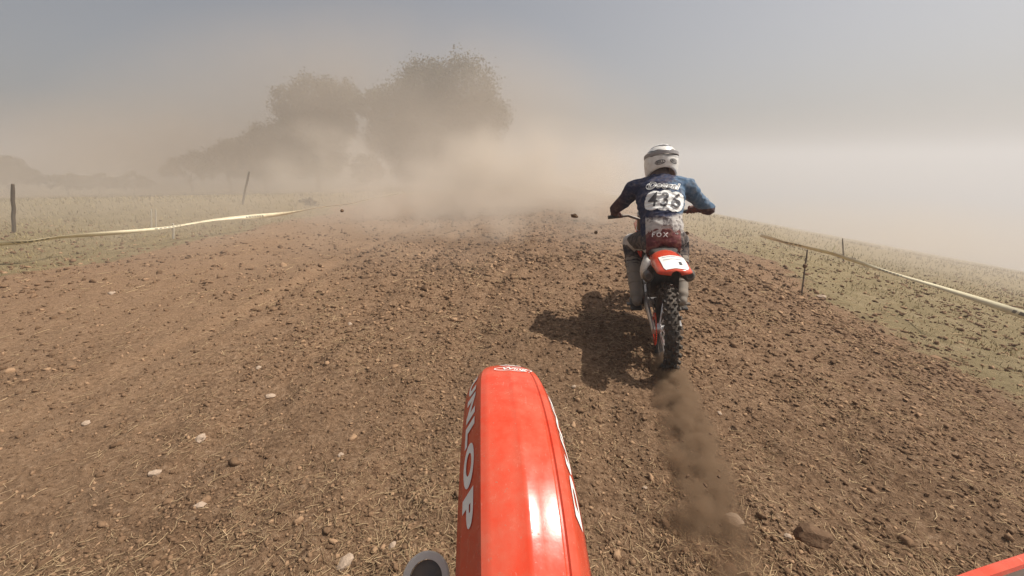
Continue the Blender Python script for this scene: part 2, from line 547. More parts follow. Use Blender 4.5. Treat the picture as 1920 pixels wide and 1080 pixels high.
def build_grass():
    n = 60000
    y = 1.2 * (60 / 1.2) ** RNG.random(n)
    x = (RNG.random(n) * 2 - 1) * (1.0 + 1.5 * y)
    u, v = track_uv(x, y)
    m = np.maximum(sstep(3.4, 5.6, u + 1.0 * vnoise(x / .8, y / .8, 51)), sstep(-7.0, -8.2, u + .5 * vnoise(x / .8, y / .8, 52)))
    m = np.maximum(m, sstep(30, 45, v))
    keep = m * (.35 + .65 * sstep(-.3, .4, vnoise(x / .5, y / .5, 53))) > RNG.random(n)
    x, y = x[keep], y[keep]
    z = ground_z(x, y, .1); n = len(x)
    h = (.025 + .06 * RNG.random(n)) * np.clip(y / 9, .8, 2.2)
    w = .004 * np.clip(y / 4, 1, 6)
    a = RNG.random(n) * 2 * math.pi
    lean = h * (.2 + .8 * RNG.random(n)); b = RNG.random(n) * 2 * math.pi
    P0 = np.stack([x - w * np.cos(a), y - w * np.sin(a), z - .01], 1)
    P1 = np.stack([x + w * np.cos(a), y + w * np.sin(a), z - .01], 1)
    P2 = np.stack([x + lean * np.cos(b) * .4 + w * .6 * np.cos(a), y + lean * np.sin(b) * .4 + w * .6 * np.sin(a), z + h * .6], 1)
    P3 = np.stack([x + lean * np.cos(b), y + lean * np.sin(b), z + h], 1)
    P4 = np.stack([x + lean * np.cos(b) * .4 - w * .6 * np.cos(a), y + lean * np.sin(b) * .4 - w * .6 * np.sin(a), z + h * .6], 1)
    v = np.stack([P0, P1, P2, P3, P4], 1).reshape(-1, 3)
    i = np.arange(n)[:, None] * 5
    f = np.concatenate([i + np.array([[0, 1, 2]]), i + np.array([[0, 2, 4]]), i + np.array([[4, 2, 3]])])
    o = raw_mesh("grass", v, f, M['grass'])
    tag(o, "short dry yellow-green grass along both sides of the track", None, None, "stuff")
build_grass()

# pale stones that can be picked out one by one
for (px, py, s) in ((290, 885, 9), (375, 820, 11), (375, 950, 9), (645, 1048, 14), (505, 735, 8), (1378, 975, 16), (1540, 556, 8),
                    (1075, 735, 5), (655, 603, 5), (1210, 910, 5), (1475, 1015, 6), (735, 1022, 7), (485, 690, 6), (160, 790, 7), (1350, 770, 5),
                    (640, 855, 6), (210, 552, 7)):
    p = ground_hit(px, py)
    d = math.hypot(p[1], p[2] - CAM_H)
    sz = s * d / F_PX
    mb = MB(); bv, bf = ico(2, .16, px)
    mb.add(bv * np.array([1.0, .8, .55]) * sz, [tuple(q) for q in bf])
    o = mb.build("stone", M['stone'], smooth=False)
    o.location = (p[0], p[1], gz(p[0], p[1]) + sz * .05)
    o.rotation_euler = (random.uniform(-.4, .4), random.uniform(-.4, .4), random.uniform(0, 6.28))
    tag(o, "small pale stone lying loose on the brown soil", "stone", "pale stones scattered on the track")

# ------------------------------------------------------------------ trees and shrubs in the dust
def leaf_cloud(blobs, leaf, dens):
    P = []; S = []
    for (c, r) in blobs:
        n = int(dens * r * r)
        # shells of small twig clumps inside the blob
        k = max(10, int(n / 26))
        d = RNG.normal(size=(k, 3)); d /= np.linalg.norm(d, axis=1)[:, None]
        cen = np.array(c) + d * r * (0.45 + .55 * RNG.random((k, 1)) ** .6) * np.array([1, .95, .9])
        idx = RNG.integers(0, k, n)
        p = cen[idx] + RNG.normal(size=(n, 3)) * r * .13
        P.append(p); S.append(np.full(n, leaf) * (.6 + .8 * RNG.random(n)))
    P = np.concatenate(P); S = np.concatenate(S); n = len(P)
    a = RNG.normal(size=(n, 3)); a /= np.linalg.norm(a, axis=1)[:, None]
    b = np.cross(a, RNG.normal(size=(n, 3))); b /= np.linalg.norm(b, axis=1)[:, None]
    a *= S[:, None]; b *= (S * .55)[:, None]
    v = np.stack([P - a, P + b, P + a, P - b], 1).reshape(-1, 3)
    return v, np.arange(n * 4).reshape(-1, 4)

def tree(name, label, cat, blobs_px, Y, foot_px, leaf=.13, dens=760, group=None, trunk_r=.3):
    blobs = []
    for (px, py, rp) in blobs_px:
        dy = random.uniform(-1.5, 1.5)
        c = at_y(px, py, Y + dy); r = rp * (Y / F_PX) * 1.03
        blobs.append((c, r))
    fx = at_y(foot_px, 340, Y)[0]
    fz = float(base_z(np.array([fx]), np.array([Y]))[0])
    root = empty(name, (fx, Y, fz))
    v, f = leaf_cloud(blobs, leaf, dens)
    o = raw_mesh("crown", v - np.array([fx, Y, fz]), f, M['leaf'], root)
    top = max(b[0][2] for b in blobs)
    mb = MB()
    h = (top - fz)
    fork = Vector((random.uniform(-.2, .2), 0, h * .34))
    mb.tube([(0, 0, -.3), (0, 0, .1), tuple(fork * .5 + Vector((.1, .05, 0))), tuple(fork), tuple(fork + Vector((.1, .1, h * .25)))],
            [trunk_r * 1.4, trunk_r, trunk_r * .8, trunk_r * .65, trunk_r * .3], 9)
    for (c, r) in blobs:
        e = Vector(c - np.array([fx, Y, fz]))
        m = fork.lerp(e, .5) + Vector((random.uniform(-.3, .3), random.uniform(-.3, .3), .25))
        s = fork * random.uniform(.75, 1.0)
        mb.tube([s, m, e, e + (e - m) * .5], [trunk_r * .42, trunk_r * .28, trunk_r * .16, trunk_r * .05], 6)
    mb.build("trunk", M['bark'], root)
    tag(root, label, cat, group)
    return root

TREES = "trees veiled by dust behind the track"
tree("tree", "tallest dust-veiled tree, broad crown just behind the thickest dust", "tree",
     [(800, 170, 48), (868, 172, 56), (908, 222, 42), (745, 214, 46), (815, 240, 66), (880, 276, 50), (722, 262, 36), (775, 300, 44), (700, 200, 26), (848, 320, 44)], 52, 815, group=TREES, trunk_r=.42)
tree("tree", "second tallest tree, rounded crown beside the tallest one, small sky gap between", "tree",
     [(590, 190, 42), (548, 200, 32), (638, 190, 36), (604, 240, 46), (558, 258, 38), (640, 232, 26), (606, 296, 38), (560, 305, 32), (690, 318, 26)], 50, 596, group=TREES, trunk_r=.36)
tree("tree", "medium tree with stepped crown at the foot of the second tallest tree", "tree",
     [(498, 258, 28), (474, 278, 27), (516, 288, 30), (492, 308, 28)], 50, 496, group=TREES, trunk_r=.22)
tree("tree", "small rounded tree behind the leaning fence post", "tree",
     [(436, 286, 25), (410, 300, 24), (446, 310, 24)], 51, 430, group=TREES, trunk_r=.18)
tree("tree", "lowest small tree at the tapering end of the tree row", "tree",
     [(368, 304, 20), (338, 312, 17), (384, 318, 18), (316, 320, 13)], 52, 356, group=TREES, trunk_r=.15)
tree("tree", "faint low tree at the far left edge behind the upright fence post", "tree",
     [(18, 320, 24), (-22, 316, 26), (56, 332, 17)], 56, 12, group=TREES, trunk_r=.2)
for cx, lab in ((120, "faint low hedge shrub nearest the upright fence post"), (180, "faint low hedge shrub in the middle of its row"), (245, "faint low hedge shrub nearest the tapering tree row")):
    tree("shrub", lab, "shrub", [(cx - 20, 341, 13), (cx + 8, 338, 14), (cx + 28, 343, 11)], 58, cx, group="faint shrubs along the field edge", dens=700, trunk_r=.08)
p = ground_hit(575, 387)
tree("shrub", "small dark shrub beside the course tape below the second tallest tree", "shrub",
     [(568, 380, 8), (580, 379, 9), (588, 383, 6)], float(p[1]), 577, leaf=.06, dens=5200, trunk_r=.03)

# ------------------------------------------------------------------ stakes, posts, course tape
def tape_material():
    n = NT('course_tape'); uv = n.coord("UV"); p = n.xyz(uv)
    along = n.math('FRACT', n.math('MULTIPLY', p[0], .55))
    blk = n.math('MULTIPLY', n.math('GREATER_THAN', along, .30), n.math('LESS_THAN', along, .56))
    let = n.math('GREATER_THAN', n.math('FRACT', n.math('MULTIPLY', p[0], 14.)), .35)
    row = n.math('MULTIPLY', n.math('GREATER_THAN', p[1], .28), n.math('LESS_THAN', p[1], .72))
    ink = n.math('MULTIPLY', n.math('MULTIPLY', blk, let), row)
    c = n.mix(n.math('MULTIPLY', ink, .85), (.74, .66, .44), (.05, .05, .04))
    d = n.noise(6, 4, .6, n.coord())
    c = n.mix(n.ramp(d, [(.4, 0.), (.75, .4)]), c, DUST)
    b = n.bsdf(c, .35, spec=.5)
    return n.m
M['tape'] = tape_material()

def tape(name, pts, label, width=.055, twist=2.2, tail=None):
    pts = [Vector(p) for p in pts]
    dense = []
    for a, b in zip(pts[:-1], pts[1:]):
        m = max(3, int((b - a).length / .12))
        dense += [a.lerp(b, k / m) for k in range(m)]
    dense.append(pts[-1])
    org = dense[0].copy(); dist = 0.0; V = []; UV = []; Fc = []
    for i, p_ in enumerate(dense):
        if i: dist += (dense[i] - dense[i - 1]).length
        t = (dense[min(i + 1, len(dense) - 1)] - dense[max(i - 1, 0)]).normalized()
        up = (Vector((0, 0, 1)) - t * t.z).normalized(); sdv = t.cross(up)
        a = twist * math.sin(dist * .9 + math.sin(dist * .37) * 2) * .55
        w = width * (.85 + .3 * math.sin(dist * 1.7))
        d = up * math.cos(a) + sdv * math.sin(a)
        wob = up * .018 * math.sin(dist * 2.1) + sdv * .02 * math.sin(dist * 1.3 + 1)
        V += [tuple(p_ - org + wob - d * w / 2), tuple(p_ - org + wob + d * w / 2)]
        UV += [(dist, 0), (dist, 1)]
        if i: Fc.append((2 * i - 2, 2 * i - 1, 2 * i + 1, 2 * i))
    me = bpy.data.meshes.new(name); me.from_pydata(V, [], Fc)
    uvl = me.uv_layers.new(name="UVMap")
    for lp in me.loops: uvl.data[lp.index].uv = UV[lp.vertex_index]
    me.shade_smooth(); me.materials.append(M['tape'])
    o = bpy.data.objects.new(name, me); o.location = org; C.objects.link(o)
    sm = o.modifiers.new("thickness", 'SOLIDIFY'); sm.thickness = .0015
    tag(o, label, "tape", "course marking tapes")
    return o, org

def on_ground(px, py, dz): return tuple(ground_hit(px, py, dz))
LT = [(-60, 464), (0, 458), (55, 455), (110, 446), (170, 440), (240, 433), (300, 427), (325, 424), (400, 414), (470, 407), (540, 398), (600, 390), (655, 381), (700, 372), (748, 362)]
lt_pts = [on_ground(a, b, .33) for a, b in LT]
tape("course_tape", lt_pts, "long pale yellow printed tape strung low across the grass on the left", width=.09, twist=1.9)
RT = [(1428, 441), (1472, 456), (1500, 462), (1516, 466), (1560, 475), (1620, 493), (1700, 521), (1790, 551), (1860, 573), (1925, 593), (2010, 620)]
rt_pts = [on_ground(a, b, .52) for a, b in RT]
rtape, rorg = tape("course_tape", rt_pts, "pale yellow tape running down the grassy slope on the right", width=.075, twist=1.6)
q = Vector(rt_pts[4]) - rorg
MB().add([q + Vector(d) for d in ((-.012, 0, 0), (.014, 0, 0), (.05, .02, .13), (.02, .015, .14), (-.012, .004, 0), (.014, .004, 0), (.05, .024, .13), (.02, .019, .14))],
         [(0, 1, 2, 3), (7, 6, 5, 4), (0, 4, 5, 1), (1, 5, 6, 2), (2, 6, 7, 3), (3, 7, 4, 0)]).build("knot_tail", M['tape'], rtape, smooth=False)

def stake(name, foot, top, r, mat, label, cat, group=None, square=False):
    f = ground_hit(*foot); a = Vector((f[0], f[1], gz(f[0], f[1])))
    b = Vector(at_y(top[0], top[1], f[1]))
    d = b - a; n_ = 4 if square else 8
    mb = MB()
    k = 6
    path = [d * (-.12)] + [d * (i / k) + Vector((random.uniform(-1, 1) * r * .25, random.uniform(-1, 1) * r * .25, 0)) for i in range(k + 1)]
    mb.tube(path, [r * 1.05] * (len(path) - 1) + [r * .8], n_)
    o = mb.build(name, mat, None); o.location = a
    tag(o, label, cat, group)
    return o
stake("stake", (325, 449), (325, 419), .018, M['pale_stake'], "thin pale stake holding up the tape strung low across the grass", "stake")
stake("stake", (284, 428), (283, 392), .014, M['pale_stake'], "pale stake behind the low tape, nearer the upright fence post of the pair", "stake", "paired pale stakes")
stake("stake", (292, 428), (292, 392), .014, M['pale_stake'], "pale stake behind the low tape, nearer the leaning fence post of the pair", "stake", "paired pale stakes")
stake("fence_post", (24, 434), (25, 345), .036, M['wood'], "upright dark wooden fence post at the far left edge", "fence post")
stake("fence_post", (454, 384), (467, 322), .036, M['wood'], "leaning dark wooden fence post in front of the trees", "fence post")
stake("stake", (1504, 548), (1514, 468), .010, M['wood'], "leaning dark wooden stake carrying the tape on the right slope", "stake")
stake("stake", (1582, 492), (1580, 447), .014, M['wood'], "short dark stake standing behind the tape on the right slope", "stake")

# ------------------------------------------------------------------ haze and dust
def volume_mat(name, color, density=None, aniso=.25, build=None):
    n = NT(name)
    pv = n.n("VolumePrincipled")
    pv.inputs["Color"].default_value = (*color, 1)
    pv.inputs["Anisotropy"].default_value = aniso
    if build is None: pv.inputs["Density"].default_value = density
    else: n.l(build(n), pv.inputs["Density"])
    n.l(pv.outputs[0], n.out.inputs["Volume"])
    return n.m

HAZE_TOP = 18.0
mb = MB(); mb.box((0, 1000, (HAZE_TOP - 150) / 2), (4400, 2600, HAZE_TOP + 150))
hz = mb.build("haze", volume_mat("haze_air", (.745, .735, .735), .0048, .25), smooth=False)
tag(hz, "pale dusty air filling the whole place", None, None, "stuff")

def dust(name, label, c, radii, peak, color, scale, rotz=0, aniso=.2, soft=(0.0, .75), seed=0., contrast=(.36, .66), floor=.12, detail=3):
    mb = MB(); mb.ball((0, 0, 0), radii, 32, 20)
    def dens(n):
        co = n.coord("Object")
        mp = n.n("Mapping"); mp.inputs["Scale"].default_value = tuple(1 / r for r in radii); n.l(co, mp.inputs["Vector"])
        gr = n.n("TexGradient", gradient_type='SPHERICAL'); n.l(mp.outputs[0], gr.inputs["Vector"])
        mp2 = n.n("Mapping"); mp2.inputs["Location"].default_value = (seed, seed * .7, 0); n.l(co, mp2.inputs["Vector"])
        nz = n.noise(scale, detail, .55, mp2.outputs[0])
        fall = n.ramp(gr.outputs["Fac"], [(soft[0], 0.), (soft[1], 1.)])
        return n.math('MULTIPLY', n.math('MULTIPLY', fall, n.ramp(nz, [(contrast[0], floor), (contrast[1], 1.)])), peak)
    o = mb.build(name, volume_mat(name + "_volume", color, None, aniso, dens))
    o.location = c; o.rotation_euler = (0, 0, rotz)
    tag(o, label, None, None, "stuff")
    return o
TAN = (.86, .77, .66)
BROWN = (.75, .65, .54)
dust("dust_cloud", "thick tan dust cloud rolling over the crest ahead", (-2.0, 16, 0.2), (10, 7, 3.4), .19, TAN, .28, soft=(0, .6), detail=4)
dust("dust_cloud", "thin low dust skimming the track just short of the crest", (-2.0, 9.0, .1), (9, 5, 1.2), .26, TAN, .5, seed=13, soft=(0, .7), detail=4)
for k, (px, py, Y, r, pk) in enumerate(((880, 345, 11, 1.6, .9), (1000, 335, 12.5, 2.0, .7), (760, 368, 11, 1.2, .5), (800, 395, 8.0, 1.1, .6), (930, 415, 7.2, .8, .5), (1090, 372, 10, 1.3, .6), (600, 318, 22, 2.8, .30))):
    c_ = at_y(px, py, Y)
    dust("dust_puff", "billow of tan dust hanging over the far end of the track", tuple(c_), (r * 1.5, r, r), pk, TAN, 1.3 / r, seed=k * 3.1, soft=(0, .6), contrast=(.42, .58), floor=0., detail=4)
dust("dust_cloud", "tall drifting dust in front of the big trees", (-15, 40, 1.5), (32, 9, 14.5), .10, BROWN, .10, seed=5, soft=(0, .42), contrast=(.38, .62), floor=.45)
dust("dust_cloud", "low dust drifting down the slope to the right", (17, 17, -2.4), (13, 9, 2.6), .085, TAN, .2, seed=9, soft=(0, .7))
dust("dust_cloud", "thin dust softening the grass verge on the left", (-14, 13, .2), (10, 6.5, 1.9), .11, TAN, .35, seed=17, soft=(0, .7), floor=.3)
dust("dust_cloud", "thin dust softening the brow of the grassy slope on the right", (11.5, 12.5, -1.2), (8, 6, 1.7), .10, TAN, .35, seed=21, soft=(0, .7), floor=.3)
dust("dust_cloud", "low dust hanging over the field on the left", (-38, 36, .0), (28, 14, 7.5), .085, BROWN, .15, seed=3, soft=(0, .7))

# ------------------------------------------------------------------ lettering
def text_mesh(s, size=1.0, shear=0.0, offset=0.0, spacing=1.0, cuts=2, extr=0.0):
    cu = bpy.data.curves.new("t", 'FONT'); cu.body = s; cu.size = size; cu.shear = shear
    cu.offset = offset; cu.space_character = spacing; cu.align_x = 'CENTER'; cu.align_y = 'CENTER'; cu.resolution_u = 5
    o = bpy.data.objects.new("t", cu); C.objects.link(o)
    dg = bpy.context.evaluated_depsgraph_get()
    me = bpy.data.meshes.new_from_object(o.evaluated_get(dg))
    C.objects.unlink(o); bpy.data.objects.remove(o); bpy.data.curves.remove(cu)
    bm = bmesh.new(); bm.from_mesh(me); bpy.data.meshes.remove(me)
    bmesh.ops.remove_doubles(bm, verts=bm.verts, dist=size * 1e-4)
    bmesh.ops.triangulate(bm, faces=bm.faces)
    for _ in range(cuts):
        long_ = [e for e in bm.edges if e.calc_length() > size * .12]
        if long_: bmesh.ops.subdivide_edges(bm, edges=long_, cuts=1); bmesh.ops.triangulate(bm, faces=bm.faces)
    v = [tuple(p.co) for p in bm.verts]; bm.verts.index_update()
    f = [tuple(q.index for q in p.verts) for p in bm.faces]
    bm.free()
    return v, f

def wrap_print(name, vf, fn, mat, parent):
    """lay flat print on a surface; fn maps (u, v) to a point or None"""
    v, f = vf
    P = [fn(a, b) for a, b, *_ in v]
    f = [q for q in f if all(P[i] is not None for i in q)]
    P = [p if p is not None else Vector((0, 0, 0)) for p in P]
    return MB().add(P, f).build(name, mat, parent, smooth=True)

def ring_shape(rx, ry, w, n=40):
    v = []; f = []
    for k in range(n):
        a = 2 * math.pi * k / n
        v += [(rx * math.cos(a), ry * math.sin(a)), ((rx - w) * math.cos(a), (ry - w) * math.sin(a))]
    for k in range(n):
        a = 2 * k; b = 2 * ((k + 1) % n)
        f.append((a, b, b + 1, a + 1))
    return v, f

def disc_shape(rx, ry, n=32):
    v = [(0, 0)] + [(rx * .5 * math.cos(2 * math.pi * k / n), ry * .5 * math.sin(2 * math.pi * k / n)) for k in range(n)] + \
        [(rx * math.cos(2 * math.pi * k / n), ry * math.sin(2 * math.pi * k / n)) for k in range(n)]
    f = []
    for k in range(n):
        b = (k + 1) % n
        f += [(0, 1 + k, 1 + b), (1 + k, 1 + n + k, 1 + n + b, 1 + b)]
    return v, f

# ------------------------------------------------------------------ motocross bike
RAKE = R(27)
AX_F = Vector((0, 1.475, .345))
STEER_P = Vector((0, 1.19, .90))
STEER_D = Vector((0, -math.sin(RAKE), math.cos(RAKE)))

STEER_D_OWN = Vector((0, -math.sin(R(37)), math.cos(R(37))))
def steer_matrix(a, D=STEER_D):
    P_ = STEER_P if D is STEER_D else Vector((0, 1.02, .95))
    return Matrix.Translation(P_) @ Matrix.Rotation(a, 4, D) @ Matrix.Translation(-P_)

def wheel(root, name, c, rad, width, xf, knob_rows, nk, disc_side):
    w = empty(name, (0, 0, 0), parent=root)
    T = xf @ Matrix.Translation(c)
    rr = rad - .085 if rad < .34 else rad - .072
    hw = width / 2
    th = rad - rr - .012
    prof = []
    for k in range(15):
        a = math.pi * (k / 14)
        prof.append((rr + th * math.sin(a) ** .8, -hw * .92 * math.cos(a) * (1 if k not in (0, 14) else .72)))
    mb = MB(); mb.lathe(prof, 64)
    for k in range(nk):
        for j, (xo, tw, ln, tilt) in enumerate(knob_rows):
            a = 2 * math.pi * (k + .5 * (j % 2)) / nk
            ca = math.cos(a); sa = math.sin(a)
            t = abs(xo) / hw
            rho = rr + th * (1 - min(t, .98) ** 3 * .42) + .004
            er = Vector((0, ca, sa)); et = Vector((0, -sa, ca)); ex = Vector((1, 0, 0))
            if t > .6:
                er2 = (er * .75 + ex * (.66 if xo > 0 else -.66)).normalized()
                ex2 = (ex - er2 * ex.dot(er2)).normalized()
            else: er2, ex2 = er, ex
            base = er * rho + ex * xo
            hgt = .019
            pts = []
            for hh, q in ((-.006, 1.12), (hgt - .006, .88)):
                for (i_, j_) in ((-1, -1), (1, -1), (1, 1), (-1, 1)):
                    pts.append(base + er2 * hh + ex2 * (i_ * tw / 2 * q) + et * (j_ * ln / 2 * q))
            mb.add(pts, [(3, 2, 1, 0), (4, 5, 6, 7), (0, 1, 5, 4), (1, 2, 6, 5), (2, 3, 7, 6), (3, 0, 4, 7)])
    mb.build("tyre", M['tyre_rubber'], w, xf=T, angle=35)
    MB().lathe([(rr + .012, -hw * .55), (rr - .004, -hw * .5), (rr - .016, -hw * .2), (rr - .016, hw * .2), (rr - .004, hw * .5), (rr + .012, hw * .55), (rr + .002, hw * .3), (rr + .002, -hw * .3)], 64).build("rim", M['black_rim'], w, xf=T)
    MB().lathe([(.012, -.075), (.03, -.07), (.045, -.045), (.024, -.03), (.024, .03), (.045, .045), (.03, .07), (.012, .075)], 24).build("hub", M['aluminium'], w, xf=T)
    mb = MB()
    for k in range(32):
        a = 2 * math.pi * k / 32; s = 1 if k % 2 else -1
        b = a + (.55 if (k // 2) % 2 else -.55)
        mb.tube([(s * .045, .042 * math.cos(b), .042 * math.sin(b)), (s * .004, (rr - .014) * math.cos(a), (rr - .014) * math.sin(a))], .002, 5)
    mb.build("spoke_set", M['aluminium'], w, xf=T)
    dr = .12 if rad < .34 else .13
    x0 = disc_side * .062
    mb = MB(); mb.lathe([(dr, x0 - .002), (dr, x0 + .002), (dr - .025, x0 + .002), (dr - .025, x0 - .002)], 40)
    for k in range(6):
        a = math.pi * k / 3
        mb.tube([(x0, .03 * math.cos(a), .03 * math.sin(a)), (x0, (dr - .02) * math.cos(a + .3), (dr - .02) * math.sin(a + .3))], (.004, .008), 6)
    mb.build("brake_disc", M['aluminium'], w, xf=T)
    return w

FP_PROF = [(0, .0042), (.0040, .0038), (.0085, .0022), (.020, .0010), (.036, -.0010), (.0475, -.0035), (.0505, -.0085), (.0535, -.0088),
           (.0565, -.0055), (.0620, -.0080), (.0690, -.0125), (.0725, -.0190), (.0800, -.0370), (.0880, -.0570), (.0960, -.0770), (.1035, -.0960)]
FP_LEFT = [(x, {6: -.0042, 7: -.0048}.get(k, z)) for k, (x, z) in enumerate(FP_PROF)]
def fender_front(s, j):
    """point on the front fender: s 0 rear .. 1 tip, j index into half profile (negative = left side)"""
    aj = abs(j); i0 = int(min(math.floor(aj), len(FP_PROF) - 2)); t = aj - i0
    pr = FP_LEFT if j < 0 else FP_PROF
    x = pr[i0][0] * (1 - t) + pr[i0 + 1][0] * t
    z = pr[i0][1] * (1 - t) + pr[i0 + 1][1] * t
    y = 1.00 + .86 * s
    zc = .740 + .68 * s - .540 * s * s
    w = 1.0 + .16 * math.sin(math.pi * min(s * .8, 1)) - .10 * s * s
    if s > .72:
        q = (s - .72) / .28
        w *= math.sqrt(max(1 - q ** 3.0 * .95, .0))
        zc -= .018 * q ** 3
    skirt = 1.0 - .62 * max(0, (s - .55) / .45) ** 1.5
    return Vector((math.copysign(x, j) * w if j else 0.0, y, zc + z * skirt * (1 if z > -.01 else 1.0)))

def front_fender(root, xf, lettering):
    ns = 56; npf = len(FP_PROF) - 1
    js = list(range(-npf, npf + 1)); n = len(js)
    V = []; Fc = []
    S = [1 - (1 - k / ns) ** 1.25 for k in range(ns + 1)]
    for s in S:
        for j in js: V.append(fender_front(s, j))
    for a in range(ns):
        for k in range(n - 1):
            Fc.append((a * n + k, a * n + k + 1, (a + 1) * n + k + 1, (a + 1) * n + k))
    o = MB().add(V, Fc).build("front_fender", M['red_plastic'], root, xf=xf, angle=24)
    sm = o.modifiers.new("thickness", 'SOLIDIFY'); sm.thickness = .0035; sm.offset = -1
    if lettering:
        def put(side):
            def fn(u, v):
                # u runs along the fender, v across the skirt (v up = towards the crown)
                s = .66 - u / .86 if side < 0 else .66 + u / .86
                j = 12.95 - v / .0215
                if not (0 < s < 1): return None
                j = max(11.2, min(j, 14.9))
                p = fender_front(s, side * j)
                e = .02
                n_ = (fender_front(s, side * (j + .3)) - fender_front(s, side * (j - .3))).cross(fender_front(s + e, side * j) - fender_front(s - e, side * j))
                n_.normalize()
                if n_.x * side < 0: n_ = -n_
                return xf @ (p + n_ * .0016)
            return fn
        for side in (-1, 1):
            v, f = text_mesh("DUNLOP", .088, 0, .0045, 1.16, 3)
            v = [(a * 1.30, b * .62) for a, b, *_ in v]
            wrap_print("lettering", (v, f), put(side), M['print_white'], o)
        # oval badge on the tip
        def tip(u, v):
            s = .845 + v / .86
            x = u + .012
            jj = 0.0
            for j in range(npf):
                w0 = abs(fender_front(s, j).x); w1 = abs(fender_front(s, j + 1).x)
                if w0 <= abs(x) <= w1: jj = j + (abs(x) - w0) / max(w1 - w0, 1e-6); break
            else: return None
            p = fender_front(s, math.copysign(jj, x))
            return xf @ (p + Vector((0, 0, .0022)))
        wrap_print("badge", ring_shape(.052, .021, .0035), tip, M['print_white'], o)
        v, f = text_mesh("Wing", .03, .3, .0006, 1.0, 2)
        wrap_print("badge_lettering", (v, f), tip, M['print_white'], o)
        def tip2(u, v): return tip(u, v + .052)
        wrap_print("badge", disc_shape(.034, .006), tip2, M['print_white'], o)
    return o

